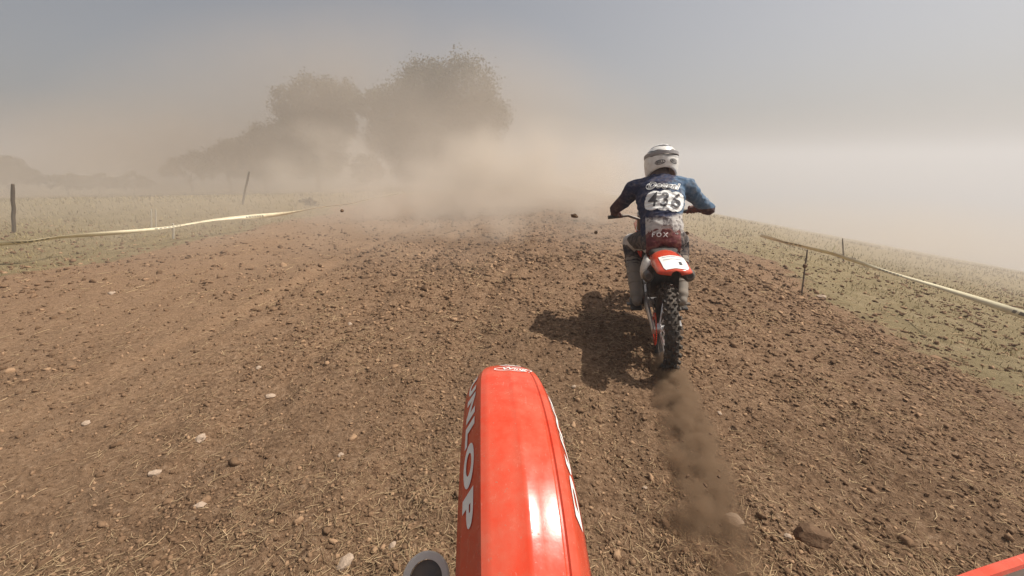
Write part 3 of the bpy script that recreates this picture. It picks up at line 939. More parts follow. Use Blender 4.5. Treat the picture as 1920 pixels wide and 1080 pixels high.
def make_bike(root, steer=0.0, own=False, lettering=False):
    D = STEER_D_OWN if own else STEER_D
    I = Matrix.Identity(4); X = steer_matrix(steer, D)
    rows_r = [(-.045, .017, .024, 0), (-.024, .018, .022, 0), (.0, .020, .022, 0), (.024, .018, .022, 0), (.045, .017, .024, 0)]
    rows_f = [(-.036, .015, .020, 0), (-.013, .016, .020, 0), (.013, .016, .020, 0), (.036, .015, .020, 0)]
    wheel(root, "rear_wheel", Vector((0, 0, .335)), .335, .108, I, rows_r, 30, 1)
    wheel(root, "front_wheel", AX_F, .345, .088, X, rows_f, 36, -1)
    front_fender(root, X, lettering)
    # fork
    for s in (-1, 1):
        a = AX_F + Vector((s * (.105 if own else .098), -.005, 0))
        leg = MB().tube([a + D * -.03, a + D * .04, a + D * .36], [.022, .026, .024], 16).build("fork_leg", M['aluminium'], root, xf=X)
        MB().tube([a + D * .34, a + D * (.88 if own else .80)], .029, 18).build("fork_tube", M['dark_steel'], leg, xf=X)
        MB().lathe([(.012, s * .01), (.034, s * .01), (.036, s * .02), (.036, s * .034), (.026, s * .036), (.026, s * .028), (.012, s * .028)], 26, a).build("axle_clamp", M['aluminium'], leg, xf=X)
        # fork guard, a curved shield in front of the leg
        rings = []
        for k in range(12):
            t = k / 11; c = a + D * (.03 + .36 * t)
            w = (.034 if own else .040) - .006 * t
            rings.append([c + Vector((w * math.sin(q), w * 1.0 * math.cos(q) + .004, 0)) for q in [R(-80 + 160 * m / 8) for m in range(9)]])
        g = MB().loft(rings, closed=False).build("fork_guard", M['red_plastic'] if own else M['white_plastic'], leg, xf=X)
        sm = g.modifiers.new("thickness", 'SOLIDIFY'); sm.thickness = .003
        if s < 0 and own:
            e1 = Vector((1, 0, 0)); e2 = D.cross(e1)
            def ringpt(h, r): return [a + Vector((-.072, .138, .0)) + D * h + (e1 * math.cos(2 * math.pi * q / 36) + e2 * math.sin(2 * math.pi * q / 36)) * r for q in range(36)]
            MB().loft([ringpt(.345, .033), ringpt(.345, .045), ringpt(.349, .048), ringpt(.361, .048), ringpt(.365, .045), ringpt(.365, .033), ringpt(.345, .033)], cap=False).build("guide_ring", M['white_plastic'], leg, xf=X)
            MB().tube([a + Vector((-.072, .138, 0)) + D * .31, a + Vector((-.072, .138, 0)) + D * .352], .032, 24).build("ring_shade_core", M['dark_steel'], leg, xf=X)  # dark core added to stand for the shade inside the ring
            MB().tube([a + D * .355, a + Vector((-.06, .13, 0)) + D * .355], .009, 8).build("guide_bracket", M['dark_steel'], leg, xf=X)
        if s < 0:
            # brake hose curling along the guard, and the caliper
            pth = [a + Vector((-.012, -.03, .05)), a + Vector((-.03, .0, .12)) + D * .02, a + Vector((-.022, .045, .05)) + D * .2, a + Vector((-.02, .04, .03)) + D * .4, a + Vector((.0, .02, 0)) + D * .7]
            MB().tube(pth, .005, 8).build("brake_hose", M['black_plastic'], leg, xf=X)
            bevel(MB().box(a + Vector((.03, -.085, .035)), (.05, .06, .1)).build("brake_caliper", M['dark_steel'], leg, smooth=False, xf=X), .008)
            MB().lathe([(.098, -.004), (.112, -.012), (.125, -.012), (.131, .0), (.125, .002), (.110, -.002)], 44, a + Vector((-.005 + .01, 0, 0))).build("disc_guard", M['white_plastic'], leg, xf=X)
    for h in ((.66, .86) if own else (.60, .78)):
        c = AX_F + D * h
        bevel(MB().box(c, (.26, .07, .03), Matrix.Rotation(RAKE, 3, 'X')).build("triple_clamp", M['aluminium'], root, smooth=False, xf=X), .01)
    # handlebar
    hb = [(-.40, 1.02, 1.045), (-.22, 1.045, 1.045), (-.12, 1.075, 1.0), (-.06, 1.08, .985), (.06, 1.08, .985), (.12, 1.075, 1.0), (.22, 1.045, 1.045), (.40, 1.02, 1.045)]
    if own: hb = [(a, b - .25, c + .01) for a, b, c in hb]
    bar = MB().tube(hb, .0135, 12).build("handlebar", M['dark_steel'], root, xf=X)
    for s in (-1, 1):
        e = [Vector(hb[0]), Vector(hb[1])] if s < 0 else [Vector(hb[7]), Vector(hb[6])]
        MB().tube([e[0] + (e[0] - e[1]) * .03, e[0].lerp(e[1], .72)], .0175, 14).build("grip", M['black_plastic'], bar, xf=X)
        p0 = e[1] + Vector((0, .012, -.004)); p1 = e[0].lerp(e[1], .35) + Vector((0, .065, -.012)); p2 = e[0] + Vector((0, .055, -.016))
        MB().tube([p0, p0.lerp(p1, .5) + Vector((0, .01, 0)), p1, p2], [.007, .006, .005, .006], 8).build("lever", M['aluminium'], bar, xf=X)
        if own:
            rings = []
            for k in range(13):
                t = k / 12
                cx = s * (.17 + .40 * t)
                cy = 1.012 + .075 * t
                cz = 1.056 - .012 * t
                hh = .030 + .042 * math.sin(math.pi * .5 * min(1, .1 + t * 1.6)) ** .8
                rings.append([Vector((cx, cy + .016 * math.cos(q) - .016, cz + hh * math.sin(q))) for q in [R(-90 + 180 * m / 8) for m in range(9)]])
            g = MB().loft(rings, closed=False).build("hand_guard", M['white_plastic'], bar, xf=X)
            sm = g.modifiers.new("thickness", 'SOLIDIFY'); sm.thickness = .004
            MB().tube([r[8] + Vector((0, .001, .001)) for r in rings], .0052, 8).build("hand_guard_rim", M['red_plastic'], bar, xf=X)
    # frame and engine
    f = MB()
    for s in (-1, 1):
        f.tube([(s * .03, 1.13, .86), (s * .10, .95, .80), (s * .11, .70, .66), (s * .11, .54, .50), (s * .09, .50, .34)], [(.018, .03), (.018, .036), (.018, .036), (.02, .034), (.02, .03)], 8)
        f.tube([(s * .03, 1.10, .80), (s * .06, 1.02, .55), (s * .08, .95, .33), (s * .09, .50, .30)], .016, 8)
        f.tube([(s * .10, .62, .74), (s * .075, .30, .78), (s * .05, .02, .82)], .012, 8)
        f.tube([(s * .10, .54, .52), (s * .075, .22, .74)], .012, 8)
    f.build("frame", M['aluminium'], root)
    e = MB(); e.box((0, .74, .40), (.22, .36, .22)); e.box((0, .80, .60), (.16, .17, .26), Matrix.Rotation(-.12, 3, 'X')); e.box((0, .82, .74), (.18, .19, .07))
    e.tube([(-.15, .68, .38), (.15, .68, .38)], .095, 22); e.tube([(.12, .86, .38), (.155, .86, .38)], .07, 20)
    bevel(e.build("engine", M['dark_steel'], root, smooth=False), .012)
    for s in (-1, 1): MB().box((s * .13, .98, .74), (.10, .04, .24), Matrix.Rotation(-.2, 3, 'X')).build("radiator", M['aluminium'], root, smooth=False)
    sw = MB()
    for s in (-1, 1):
        sw.tube([(s * .10, .58, .42), (s * .105, .35, .40), (s * .095, .02, .345), (s * .095, -.06, .335)], [(.018, .036), (.018, .04), (.016, .030), (.014, .022)], 10)
    sw.box((0, .40, .40), (.20, .07, .06))
    sw.build("swingarm", M['aluminium'], root)
    MB().tube([(0, .34, .38), (0, .44, .66), (0, .46, .76)], [.022, .034, .03], 14).build("shock_absorber", M['dark_steel'], root)
    spk = MB(); spk.lathe([(.118, -.084), (.118, -.078), (.085, -.078), (.085, -.084)], 44)
    for k in range(44):
        a = 2 * math.pi * k / 44
        spk.box((-.081, .121 * math.cos(a), .121 * math.sin(a)), (.005, .008, .008), Matrix.Rotation(a, 3, 'X'))
    spk.build("sprocket", M['red_plastic'], root, smooth=False, xf=Matrix.Translation((0, 0, .335)))
    ch = MB(); ch.tube([(-.081, 0, .455), (-.081, .56, .455)], (.006, .007), 6); ch.tube([(-.081, 0, .215), (-.081, .30, .30), (-.081, .56, .385)], (.006, .007), 6)
    ch.build("chain", M['dark_steel'], root)
    for s in (-1, 1):
        MB().box((s * .20, .50, .345), (.11, .05, .014)).build("footpeg", M['dark_steel'], root, smooth=False)
        # silencer each side, under the tail
        p = [Vector((s * .11, .42, .64)), Vector((s * .128, .30, .68)), Vector((s * .135, .12, .72)), Vector((s * .135, .0, .74))]
        sil = MB().tube(p, [(.02, .02), (.034, .040), (.037, .044), (.035, .042)], 20).build("silencer", M['titanium'], root)
        d = (p[3] - p[2]).normalized()
        MB().tube([p[3] - d * .005, p[3] + d * .02, p[3] + d * .045], [(.038, .045), (.038, .045), (.024, .026)], 20).build("end_cap", M['dark_steel'], sil)
        MB().tube([p[3] + d * .04, p[3] + d * .047], .019, 14).build("outlet", M['black_plastic'], sil)
        # white side plate
        y0, y1 = .05, .46
        rings = []
        for k in range(9):
            t = k / 8; yy = y0 + (y1 - y0) * t
            zt = .83 - .01 * t; zb = .72 - .14 * t
            bul = .022 * math.sin(math.pi * t)
            rings.append([Vector((s * (.10 + bul + .05 * q * (1 - q) * 2 + .035 * q), yy, zt + (zb - zt) * q)) for q in [m / 6 for m in range(7)]])
        g = MB().loft(rings, closed=False).build("side_plate", M['white_plastic'], root)
        sm = g.modifiers.new("thickness", 'SOLIDIFY'); sm.thickness = .004
        # radiator shroud
        rings = []
        for k in range(11):
            t = k / 10; yy = .62 + .58 * t
            zt = .84 + .05 * math.sin(math.pi * t * .8); zb = .74 - .16 * math.sin(math.pi * min(t * 1.1, 1)) ** 1.2
            rings.append([Vector((s * (.10 + .10 * math.sin(math.pi * (.15 + .75 * t)) * (.55 + .45 * math.sin(math.pi * q))), yy, zt + (zb - zt) * q)) for q in [m / 7 for m in range(8)]])
        g = MB().loft(rings, closed=False).build("radiator_shroud", M['red_plastic'], root)
        sm = g.modifiers.new("thickness", 'SOLIDIFY'); sm.thickness = .004
    # tank, seat
    def ell_rings(stations, n=18, flat=.0):
        rs = []
        for (y, z, rx, ru, rd_) in stations:
            r = []
            for k in range(n):
                a = 2 * math.pi * k / n
                sx = math.copysign(abs(math.cos(a)) ** .7, math.cos(a)); sz = math.copysign(abs(math.sin(a)) ** .8, math.sin(a))
                r.append(Vector((rx * sx, y, z + (ru if sz > 0 else rd_) * sz)))
            rs.append(r)
        return rs
    MB().loft(ell_rings([(.60, .80, .06, .05, .10), (.70, .82, .10, .06, .12), (.85, .83, .115, .055, .12), (1.0, .84, .10, .04, .12), (1.08, .84, .06, .02, .08)])).build("fuel_tank", M['red_plastic'], root)
    MB().loft(ell_rings([(.16, .845, .05, .015, .03), (.20, .86, .085, .022, .05), (.30, .872, .115, .025, .08), (.45, .868, .11, .024, .08), (.65, .875, .085, .024, .07), (.86, .91, .06, .02, .05), (.95, .915, .035, .012, .03)])).build("seat", M['seat_cover'], root)
    # rear fender: arched, kicked-up tail
    rings = []
    for k in range(22):
        t = k / 21; y = .30 - .62 * t
        w = .118 - .006 * t + .012 * math.sin(math.pi * t)
        if t > .9: w *= math.sqrt(max(.05, 1 - ((t - .9) / .105) ** 2))
        zc = .868 + .075 * t - .085 * t * t
        drop = .095 - .066 * t
        r = []
        for m in range(15):
            q = -1 + 2 * m / 14
            r.append(Vector((w * q if abs(q) < .8 else w * math.copysign(.8 + (abs(q) - .8) * .6, q), y, zc - drop * abs(q) ** 3.2 + .004 * (1 - min(1, abs(q) * 3)))))
        rings.append(r)
    rf = MB().loft(rings, closed=False).build("rear_fender", M['red_plastic'], root)
    sm = rf.modifiers.new("thickness", 'SOLIDIFY'); sm.thickness = .004; sm.offset = -1
    if not own:
        # pale graphic over the tail with a small dark mark
        dec = [[p + Vector((0, 0, .0035)) for p in r[3:13]] for r in rings[11:21]]
        MB().loft(dec, closed=False).build("tail_graphic", M['print_white'], rf)
        for q in (12, 14):
            MB().loft([[p + Vector((0, 0, .0055)) for p in r[4:12]] for r in (rings[q], [a_.lerp(b_, .3) for a_, b_ in zip(rings[q], rings[q + 1])])], closed=False).build("tail_stripe", M['print_grey'], rf)
        dk = [[p + Vector((0, 0, .006)) for p in r[9:11]] for r in rings[16:19]]
        MB().loft(dk, closed=False).build("tail_mark", M['print_dark'], rf)
        # mud flap between tail and tyre, its black also standing for shade there
        MB().loft([[Vector((x, .16 + .03 * math.cos(x * 20), z)) for x in np.linspace(-.10, .10, 7)] for z in (.85, .76, .66, .56)], closed=False).build("mud_flap", M['black_plastic'], root)
    return root

# ---- the bike ahead
HEAD = R(13); LEAN = R(-5.0)
cpt = ground_hit(1248, 682)
ahead_loc = Vector((cpt[0], cpt[1], float(base_z(np.array([cpt[0]]), np.array([cpt[1]]))[0]) - .045))
ahead = empty("motocross_bike", ahead_loc, (0, LEAN, -HEAD))
make_bike(ahead, steer=R(2))
tag(ahead, "red and white motocross bike ridden ahead, seen from behind, throwing up soil", "motorcycle")

# ---- own bike, of which the front end shows at the bottom of the picture
OWN_LOC = (-.0481, -.8113, -.0051); OWN_YAW = R(.85); OWN_LEAN = R(6.96); OWN_STEER = R(4.96)
own = empty("motocross_bike", OWN_LOC, (0, OWN_LEAN, OWN_YAW))
make_bike(own, steer=OWN_STEER, own=True, lettering=True)
tag(own, "red motocross bike under the camera, its lettered front fender filling the bottom centre", "motorcycle")

# ------------------------------------------------------------------ the rider ahead
def fused(name, mb, voxel, mat, parent, smooth_it=6, wrinkle=0.0, wl=.05, seed=0):
    """one continuous surface grown over overlapping limbs"""
    me = bpy.data.meshes.new("tmp"); me.from_pydata(mb.v, [], mb.f)
    bm = bmesh.new(); bm.from_mesh(me); bmesh.ops.recalc_face_normals(bm, faces=bm.faces); bm.to_mesh(me); bm.free()
    o = bpy.data.objects.new("tmp", me); C.objects.link(o)
    m = o.modifiers.new("r", 'REMESH'); m.mode = 'VOXEL'; m.voxel_size = voxel
    if smooth_it:
        m = o.modifiers.new("s", 'SMOOTH'); m.iterations = smooth_it; m.factor = .5
    dg = bpy.context.evaluated_depsgraph_get()
    ev = bpy.data.meshes.new_from_object(o.evaluated_get(dg)); ev.name = name
    C.objects.unlink(o); bpy.data.objects.remove(o); bpy.data.meshes.remove(me)
    if wrinkle:
        n = len(ev.vertices)
        co = np.empty(n * 3); ev.vertices.foreach_get("co", co); co = co.reshape(-1, 3)
        no = np.empty(n * 3); ev.vertices.foreach_get("normal", no); no = no.reshape(-1, 3)
        q = vnoise(co[:, 0] / wl * .8 + co[:, 1] / wl, co[:, 2] / wl * 1.6 + co[:, 1] / wl * .7, seed)
        q2 = vnoise(co[:, 0] / wl * 2.3 - co[:, 2] / wl, co[:, 2] / wl * 2.9 + co[:, 1] / wl, seed + 1)
        w = (1 - np.abs(q)) ** 3 - .4 + .4 * q2
        co = co + no * (w * wrinkle)[:, None]
        ev.vertices.foreach_set("co", co.ravel()); ev.update()
    ev.materials.clear(); ev.materials.append(mat); ev.shade_smooth()
    ob = bpy.data.objects.new(name, ev); C.objects.link(ob); ob.parent = parent
    return ob

def torso_rings(st, n=20):
    rs = []
    for i, (c, rx, ry) in enumerate(st):
        a = Vector(st[max(i - 1, 0)][0]); b = Vector(st[min(i + 1, len(st) - 1)][0])
        t = (b - a).normalized(); ex = Vector((1, 0, 0)); ex = (ex - t * ex.dot(t)).normalized(); ey = t.cross(ex)
        rs.append([Vector(c) + ex * rx * math.cos(2 * math.pi * k / n) + ey * ry * math.sin(2 * math.pi * k / n) for k in range(n)])
    return rs

def jersey_material():
    n = NT('jersey_cloth'); co = n.coord(); p = n.xyz(co)
    a = n.noise(7, 4, .6, co, .6); b = n.noise(24, 5, .6, co); weave = n.noise(260, 2, .5, co)
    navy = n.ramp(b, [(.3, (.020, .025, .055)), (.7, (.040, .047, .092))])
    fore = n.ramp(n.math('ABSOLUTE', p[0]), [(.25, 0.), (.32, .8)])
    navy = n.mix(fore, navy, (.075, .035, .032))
    lit_blue = n.ramp(b, [(.3, (.05, .095, .16)), (.7, (.14, .21, .29))])  # lighter blue patches, also putting sunlight on the right shoulder into the colour
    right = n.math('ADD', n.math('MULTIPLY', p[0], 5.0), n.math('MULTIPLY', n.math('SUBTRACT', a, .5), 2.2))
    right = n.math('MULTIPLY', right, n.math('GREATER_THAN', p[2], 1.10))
    c = n.mix(n.ramp(right, [(.38, 0.), (.62, 1.)]), navy, lit_blue)
    # pale lower back with dark smudged print
    low = n.math('ADD', n.math('MULTIPLY', n.math('SUBTRACT', 1.15, p[2]), 14.), n.math('MULTIPLY', n.math('SUBTRACT', a, .5), 1.6))
    ax = n.math('ABSOLUTE', n.math('ADD', p[0], -.02))
    side = n.math('LESS_THAN', ax, .145)
    pale = n.ramp(b, [(.35, (.36, .33, .30)), (.65, (.58, .54, .50))])
    ink = n.math('MULTIPLY', n.math('LESS_THAN', n.math('ABSOLUTE', n.math('ADD', p[0], -.03)), .035), n.math('GREATER_THAN', n.noise(38, 3, .6, co), .50))
    ink2 = n.math('GREATER_THAN', n.noise(22, 4, .65, co), .60)
    pale = n.mix(n.math('MULTIPLY', n.math('MAXIMUM', ink, ink2), .75), pale, (.07, .055, .06))
    c = n.mix(n.math('MULTIPLY', n.ramp(low, [(.3, 0.), (.6, 1.)]), side), c, pale)
    c = n.mix(n.ramp(b, [(.48, 0.), (.8, .30)]), c, DUST)
    h = n.math('ADD', n.math('MULTIPLY', b, .8), n.math('MULTIPLY', weave, .2))
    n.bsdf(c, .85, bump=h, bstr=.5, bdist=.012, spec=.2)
    return n.m

def pants_material():
    n = NT('pants_cloth'); co = n.coord(); p = n.xyz(co)
    a = n.noise(9, 4, .6, co); b = n.noise(26, 5, .6, co)
    dark = n.ramp(b, [(.3, (.035, .030, .032)), (.7, (.085, .070, .070))])
    white = n.ramp(b, [(.3, (.40, .37, .34)), (.7, (.62, .58, .54))])
    maroon = n.ramp(b, [(.3, (.10, .025, .028)), (.7, (.17, .05, .05))])
    ax = n.math('ABSOLUTE', p[0])
    vee = n.math('ABSOLUTE', n.math('SUBTRACT', p[2], n.math('ADD', .795, n.math('MULTIPLY', n.math('ABSOLUTE', n.math('SUBTRACT', ax, .185)), 1.0))))
    c = n.mix(n.ramp(vee, [(.016, 1.), (.024, 0.)]), dark, white)
    seat = n.math('MULTIPLY', n.math('LESS_THAN', p[1], .47), n.math('LESS_THAN', ax, .125))
    c = n.mix(seat, c, maroon)
    knee = n.math('MULTIPLY', n.math('GREATER_THAN', p[1], .68), n.math('GREATER_THAN', n.math('ADD', p[2], n.math('MULTIPLY', a, .1)), .88))
    c = n.mix(knee, c, white)
    c = n.mix(n.ramp(b, [(.45, 0.), (.8, .4)]), c, DUST)
    n.bsdf(c, .85, bump=b, bstr=.5, bdist=.012, spec=.2)
    return n.m

def helmet_material():
    n = NT('helmet_shell'); co = n.coord(); p = n.xyz(co)
    a = n.noise(11, 3, .5, co, 1.2); b = n.noise(30, 5, .6, co)
    wv = n.n("TexWave", wave_type='BANDS', bands_direction='Z'); wv.inputs["Scale"].default_value = 9.; wv.inputs["Distortion"].default_value = 5.; wv.inputs["Detail"].default_value = 2.
    n.l(co, wv.inputs["Vector"])
    top = n.math('GREATER_THAN', n.math('ADD', p[2], n.math('MULTIPLY', a, .06)), .075)
    streak = n.math('MULTIPLY', top, n.math('GREATER_THAN', wv.outputs["Fac"], .80))
    c = n.mix(streak, (.80, .77, .71), (.05, .05, .055))
    band = n.ramp(n.math('ABSOLUTE', n.math('SUBTRACT', p[2], n.math('ADD', .045, n.math('MULTIPLY', p[0], -.15)))), [(.004, .7), (.007, 0.)])
    c = n.mix(band, c, (.25, .24, .23))
    c = n.mix(n.ramp(b, [(.42, 0.), (.8, .45)]), c, DUST)
    n.bsdf(c, n.math('ADD', .22, n.math('MULTIPLY', b, .25)), spec=.5, coat=.3)
    return n.m

M['jersey'] = jersey_material(); M['pants'] = pants_material(); M['helmet'] = helmet_material()
M['skin'] = mat_plain('skin', (.42, .25, .18), .6, dusty=.2)
M['glove'] = mat_plain('glove_fabric', (.10, .035, .035), .8, dusty=.5)
M['boot'] = mat_plain('boot_shell', (.20, .175, .145), .6, dusty=.55)
M['collar'] = mat_plain('neck_cloth', (.06, .035, .035), .85, dusty=.3)
M['lens'] = mat_plain('goggle_lens', (.03, .03, .035), .12, dusty=.15)

def make_rider(root):
    J = dict(sh={-1: Vector((-.195, .655, 1.305)), 1: Vector((.215, .655, 1.295))},
             el={-1: Vector((-.335, .84, 1.135)), 1: Vector((.425, .80, 1.085))},
             ha={-1: Vector((-.335, .995, 1.062)), 1: Vector((.345, 1.005, 1.062))},
             hip={-1: Vector((-.09, .40, .925)), 1: Vector((.09, .40, .925))},
             kn={-1: Vector((-.205, .79, .835)), 1: Vector((.205, .79, .835))},
             an={-1: Vector((-.175, .455, .45)), 1: Vector((.175, .455, .45))},
             toe={-1: Vector((-.185, .64, .385)), 1: Vector((.185, .64, .385))})
    HC = Vector((.03, .765, 1.495))
    def wrist(s): return J['ha'][s] + (J['el'][s] - J['ha'][s]).normalized() * .075 + Vector((0, 0, .018))
    # body
    b = MB()
    b.loft(torso_rings([((0, .36, .88), .12, .09), ((0, .38, .97), .14, .095), ((0, .44, 1.08), .13, .09), ((0, .555, 1.22), .16, .10), ((0, .635, 1.32), .15, .085), ((0, .69, 1.37), .06, .06)]))
    b.bone((0, .66, 1.33), HC + Vector((0, -.015, -.06)), .058, .055)
    b.ball(HC + Vector((0, 0, .0)), (.078, .098, .112), 18, 12)
    b.ball(HC + Vector((0, .04, -.07)), (.055, .06, .045)); b.ball(HC + Vector((0, .10, -.022)), (.013, .02, .02))
    for s in (-1, 1):
        b.bone((s * .08, .655, 1.33), J['sh'][s], .06, .06); b.bone(J['sh'][s], J['el'][s], .05, .04); b.bone(J['el'][s], wrist(s), .04, .028)
        b.ball(J['ha'][s] + Vector((0, -.035, .02)), (.038, .04, .018))
        b.bone(J['hip'][s], J['kn'][s], .08, .055); b.bone(J['kn'][s], J['an'][s], .052, .038); b.bone(J['an'][s], J['toe'][s] + Vector((0, 0, .02)), .038, .03)
        b.ball(HC + Vector((s * .08, -.005, -.01)), (.012, .02, .03))
        for q in (.035,): b.ball(HC + Vector((s * q, .088, .0)), .014)
    fused("body", b, .011, M['skin'], root, 3)
    # jersey
    j = MB()
    j.loft(torso_rings([((0.0, .375, .935), .155, .118), ((0, .395, 1.00), .160, .122), ((0, .45, 1.09), .158, .118), ((.005, .55, 1.21), .188, .128), ((.008, .62, 1.30), .192, .112), ((.01, .665, 1.355), .125, .082), ((.012, .69, 1.385), .082, .07)]))
    for s in (-1, 1):
        j.bone((s * .10, .645, 1.32), J['sh'][s], .078, .074)
        m = J['sh'][s].lerp(J['el'][s], .55) + Vector((0, -.006, -.014))
        j.bone(J['sh'][s], m, .070, .058); j.bone(m, J['el'][s], .058, .052)
        j.bone(J['el'][s], J['el'][s].lerp(wrist(s), .5), .052, .043); j.bone(J['el'][s].lerp(wrist(s), .5), wrist(s), .043, .035)
    jersey = fused("jersey", j, .010, M['jersey'], root, 7, .007, .06, 3)
    MB().loft(torso_rings([((.012, .672, 1.37), .088, .078), ((.013, .695, 1.415), .074, .068), ((.014, .72, 1.45), .07, .066)])).build("collar", M['collar'], root)
    # pants
    k = MB()
    k.loft(torso_rings([((0, .33, .875), .13, .10), ((0, .365, .94), .150, .112), ((0, .385, 1.0), .148, .112)]))
    for s in (-1, 1):
        k.ball((s * .075, .325, .905), (.088, .085, .085))
        k.bone(J['hip'][s], J['kn'][s], .092, .070)
        k.bone(J['kn'][s], J['kn'][s].lerp(J['an'][s], .5), .076, .066)
    pants = fused("pants", k, .010, M['pants'], root, 6, .006, .05, 9)
    # boots and gloves
    for s in (-1, 1):
        b = MB(); kn = J['kn'][s]; an = J['an'][s]; toe = J['toe'][s]
        b.bone(kn.lerp(an, .36), kn.lerp(an, .7), .068, .062); b.bone(kn.lerp(an, .7), an, .062, .054)
        b.bone(an, toe, .058, .040); b.ball(an + Vector((0, -.03, -.045)), (.045, .055, .05))
        bo = fused("boot", b, .009, M['boot'], root, 4)
        mid = (an + toe) / 2
        bevel(MB().box(mid + Vector((0, .0, -.085)), (.092, .30, .022)).build("sole", M['black_plastic'], bo, smooth=False), .008)
        for q in (.45, .62, .8):
            c = kn.lerp(an, q); ax = (an - kn).normalized()
            rr = .0715 - .022 * (q - .36)
            ring = []
            e1 = Vector((1, 0, 0)); e2 = ax.cross(e1)
            rings = [[c + ax * dz + (e1 * math.cos(2 * math.pi * i / 20) + e2 * math.sin(2 * math.pi * i / 20)) * (rr + dr) for i in range(20)] for dz, dr in ((-.010, -.006), (-.008, .0), (.008, .0), (.010, -.006))]
            MB().loft(rings).build("buckle_strap", M['boot'], bo)
        g = MB(); h = J['ha'][s]
        g.ball(h + Vector((0, -.028, .020)), (.046, .044, .022))
        g.bone(wrist(s), h + Vector((0, -.035, .018)), .037, .028)
        for i, ln in enumerate((.85, 1.0, .95, .78)):
            x = s * (-.034 + .0225 * i)
            pts = [Vector((x, -.002, .034)), Vector((x, .026 * ln + .004, .024)), Vector((x, .032 * ln, -.006)), Vector((x, .010 + .006 * ln, -.026 * ln))]
            for a, c in zip(pts[:-1], pts[1:]): g.bone(h + a, h + c, .0100, .0094)
        pts = [Vector((-s * .040, -.034, .012)), Vector((-s * .052, -.018, -.012)), Vector((-s * .046, .008, -.025))]
        for a, c in zip(pts[:-1], pts[1:]): g.bone(h + a, h + c, .0115, .0105)
        fused("glove", g, .0045, M['glove'], root, 2)
    # helmet
    hel = empty("helmet", HC, (R(-6), 0, R(2)), parent=root)
    V = []; Fc = []; na = 48; nt = 22
    for a in range(na):
        ph = 2 * math.pi * a / na          # 0 at the back
        back = .5 + .5 * math.cos(ph)
        zb = -.152 + .105 * back ** 2.2
        for t in range(nt + 1):
            u = t / nt
            zz = .150 - (.150 - zb) * (1 - math.cos(u * math.pi * .5)) if False else .150 + (zb - .150) * u ** 1.6
            q = max(0., 1 - (max(zz, 0) / .150) ** 2)
            rr = math.sqrt(q) if zz > 0 else 1 - .55 * (zz / .25) ** 2
            fr = max(0., -math.cos(ph))
            ry = .150 + (.045 * fr ** 2 * sstep(.02, -.10, zz) if fr > 0 else 0)
            V.append(Vector((.134 * rr * math.sin(ph), -ry * rr * math.cos(ph), zz)))
    for a in range(na):
        b2 = (a + 1) % na
        for t in range(nt): Fc.append((a * (nt + 1) + t, b2 * (nt + 1) + t, b2 * (nt + 1) + t + 1, a * (nt + 1) + t + 1))
    mbh = MB().add(V, Fc); sh = mbh.build("shell", M['helmet'], hel)
    bmh = bmesh.new(); bmh.from_mesh(sh.data); bmesh.ops.remove_doubles(bmh, verts=bmh.verts, dist=.0005); bmesh.ops.recalc_face_normals(bmh, faces=bmh.faces); bmh.to_mesh(sh.data); bmh.free()
    sh.data.shade_smooth()
    sm = sh.modifiers.new("thickness", 'SOLIDIFY'); sm.thickness = .012; sm.offset = -1
    # peak
    rings = []
    for t in range(9):
        y = .05 + .24 * t / 8
        rings.append([Vector((x * (.105 - .015 * t / 8), y - .03 * x * x, .128 + .022 * math.sin(t / 8 * 2.2) - .045 * x * x - .02 * (1 - t / 8) ** 2)) for x in np.linspace(-1, 1, 11)])
    pk = MB().loft(rings, closed=False).build("peak", M['helmet'], hel)
    sm = pk.modifiers.new("thickness", 'SOLIDIFY'); sm.thickness = .005
    MB().loft([[Vector((.118 * math.sin(a), .160 * math.cos(a) + .006, z)) for a in np.linspace(-1.0, 1.0, 13)] for z in (-.035, -.01, .02, .045)], closed=False).build("goggle_lens", M['lens'], hel)
    MB().lathe([(.137, -.014), (.141, -.012), (.141, .012), (.137, .014)], 48).build("goggle_strap", M['print_grey'], hel, xf=Matrix.Translation((0, 0, .052)) @ Matrix.Rotation(R(-7), 4, 'X') @ Matrix.Diagonal((.955, 1.07, 1, 1)) @ Matrix.Rotation(R(90), 4, 'Y'))
    tree_h = BVHTree.FromPolygons([v.co[:] for v in sh.data.vertices], [p_.vertices[:] for p_ in sh.data.polygons])
    def on_helmet(az, zc, rot, off):
        d = Vector((math.sin(az), math.cos(az), 0)); ex = Vector((math.cos(az), -math.sin(az), 0))
        def fn(u, v):
            u2 = u * math.cos(rot) - v * math.sin(rot); v2 = u * math.sin(rot) + v * math.cos(rot)
            o_ = -d * .4 + ex * u2 + Vector((0, 0, zc + v2))
            hit = tree_h.ray_cast(o_, d)
            return None if hit[0] is None else hit[0] - d * off
        return fn
    for az, rot in ((R(12), R(6)), (R(-32), R(-14))):
        wrap_print("badge", ring_shape(.040, .0185, .005), on_helmet(az, -.006, rot, .003), M['print_dark'], hel)
        wrap_print("badge_lettering", text_mesh("BELL", .027, 0, .0008, 1.05, 1), on_helmet(az, -.006, rot, .003), M['print_dark'], hel)
    # lettering on the jersey back and pants
    def bvh(o): return BVHTree.FromPolygons([v.co[:] for v in o.data.vertices], [p_.vertices[:] for p_ in o.data.polygons])
    tj = bvh(jersey); tp = bvh(pants)
    d = Vector((.12, .93, -.34)).normalized()
    ex = Vector((math.cos(.12), -.12, 0)).normalized(); ez = ex.cross(d)
    if ez.z < 0: ez = -ez
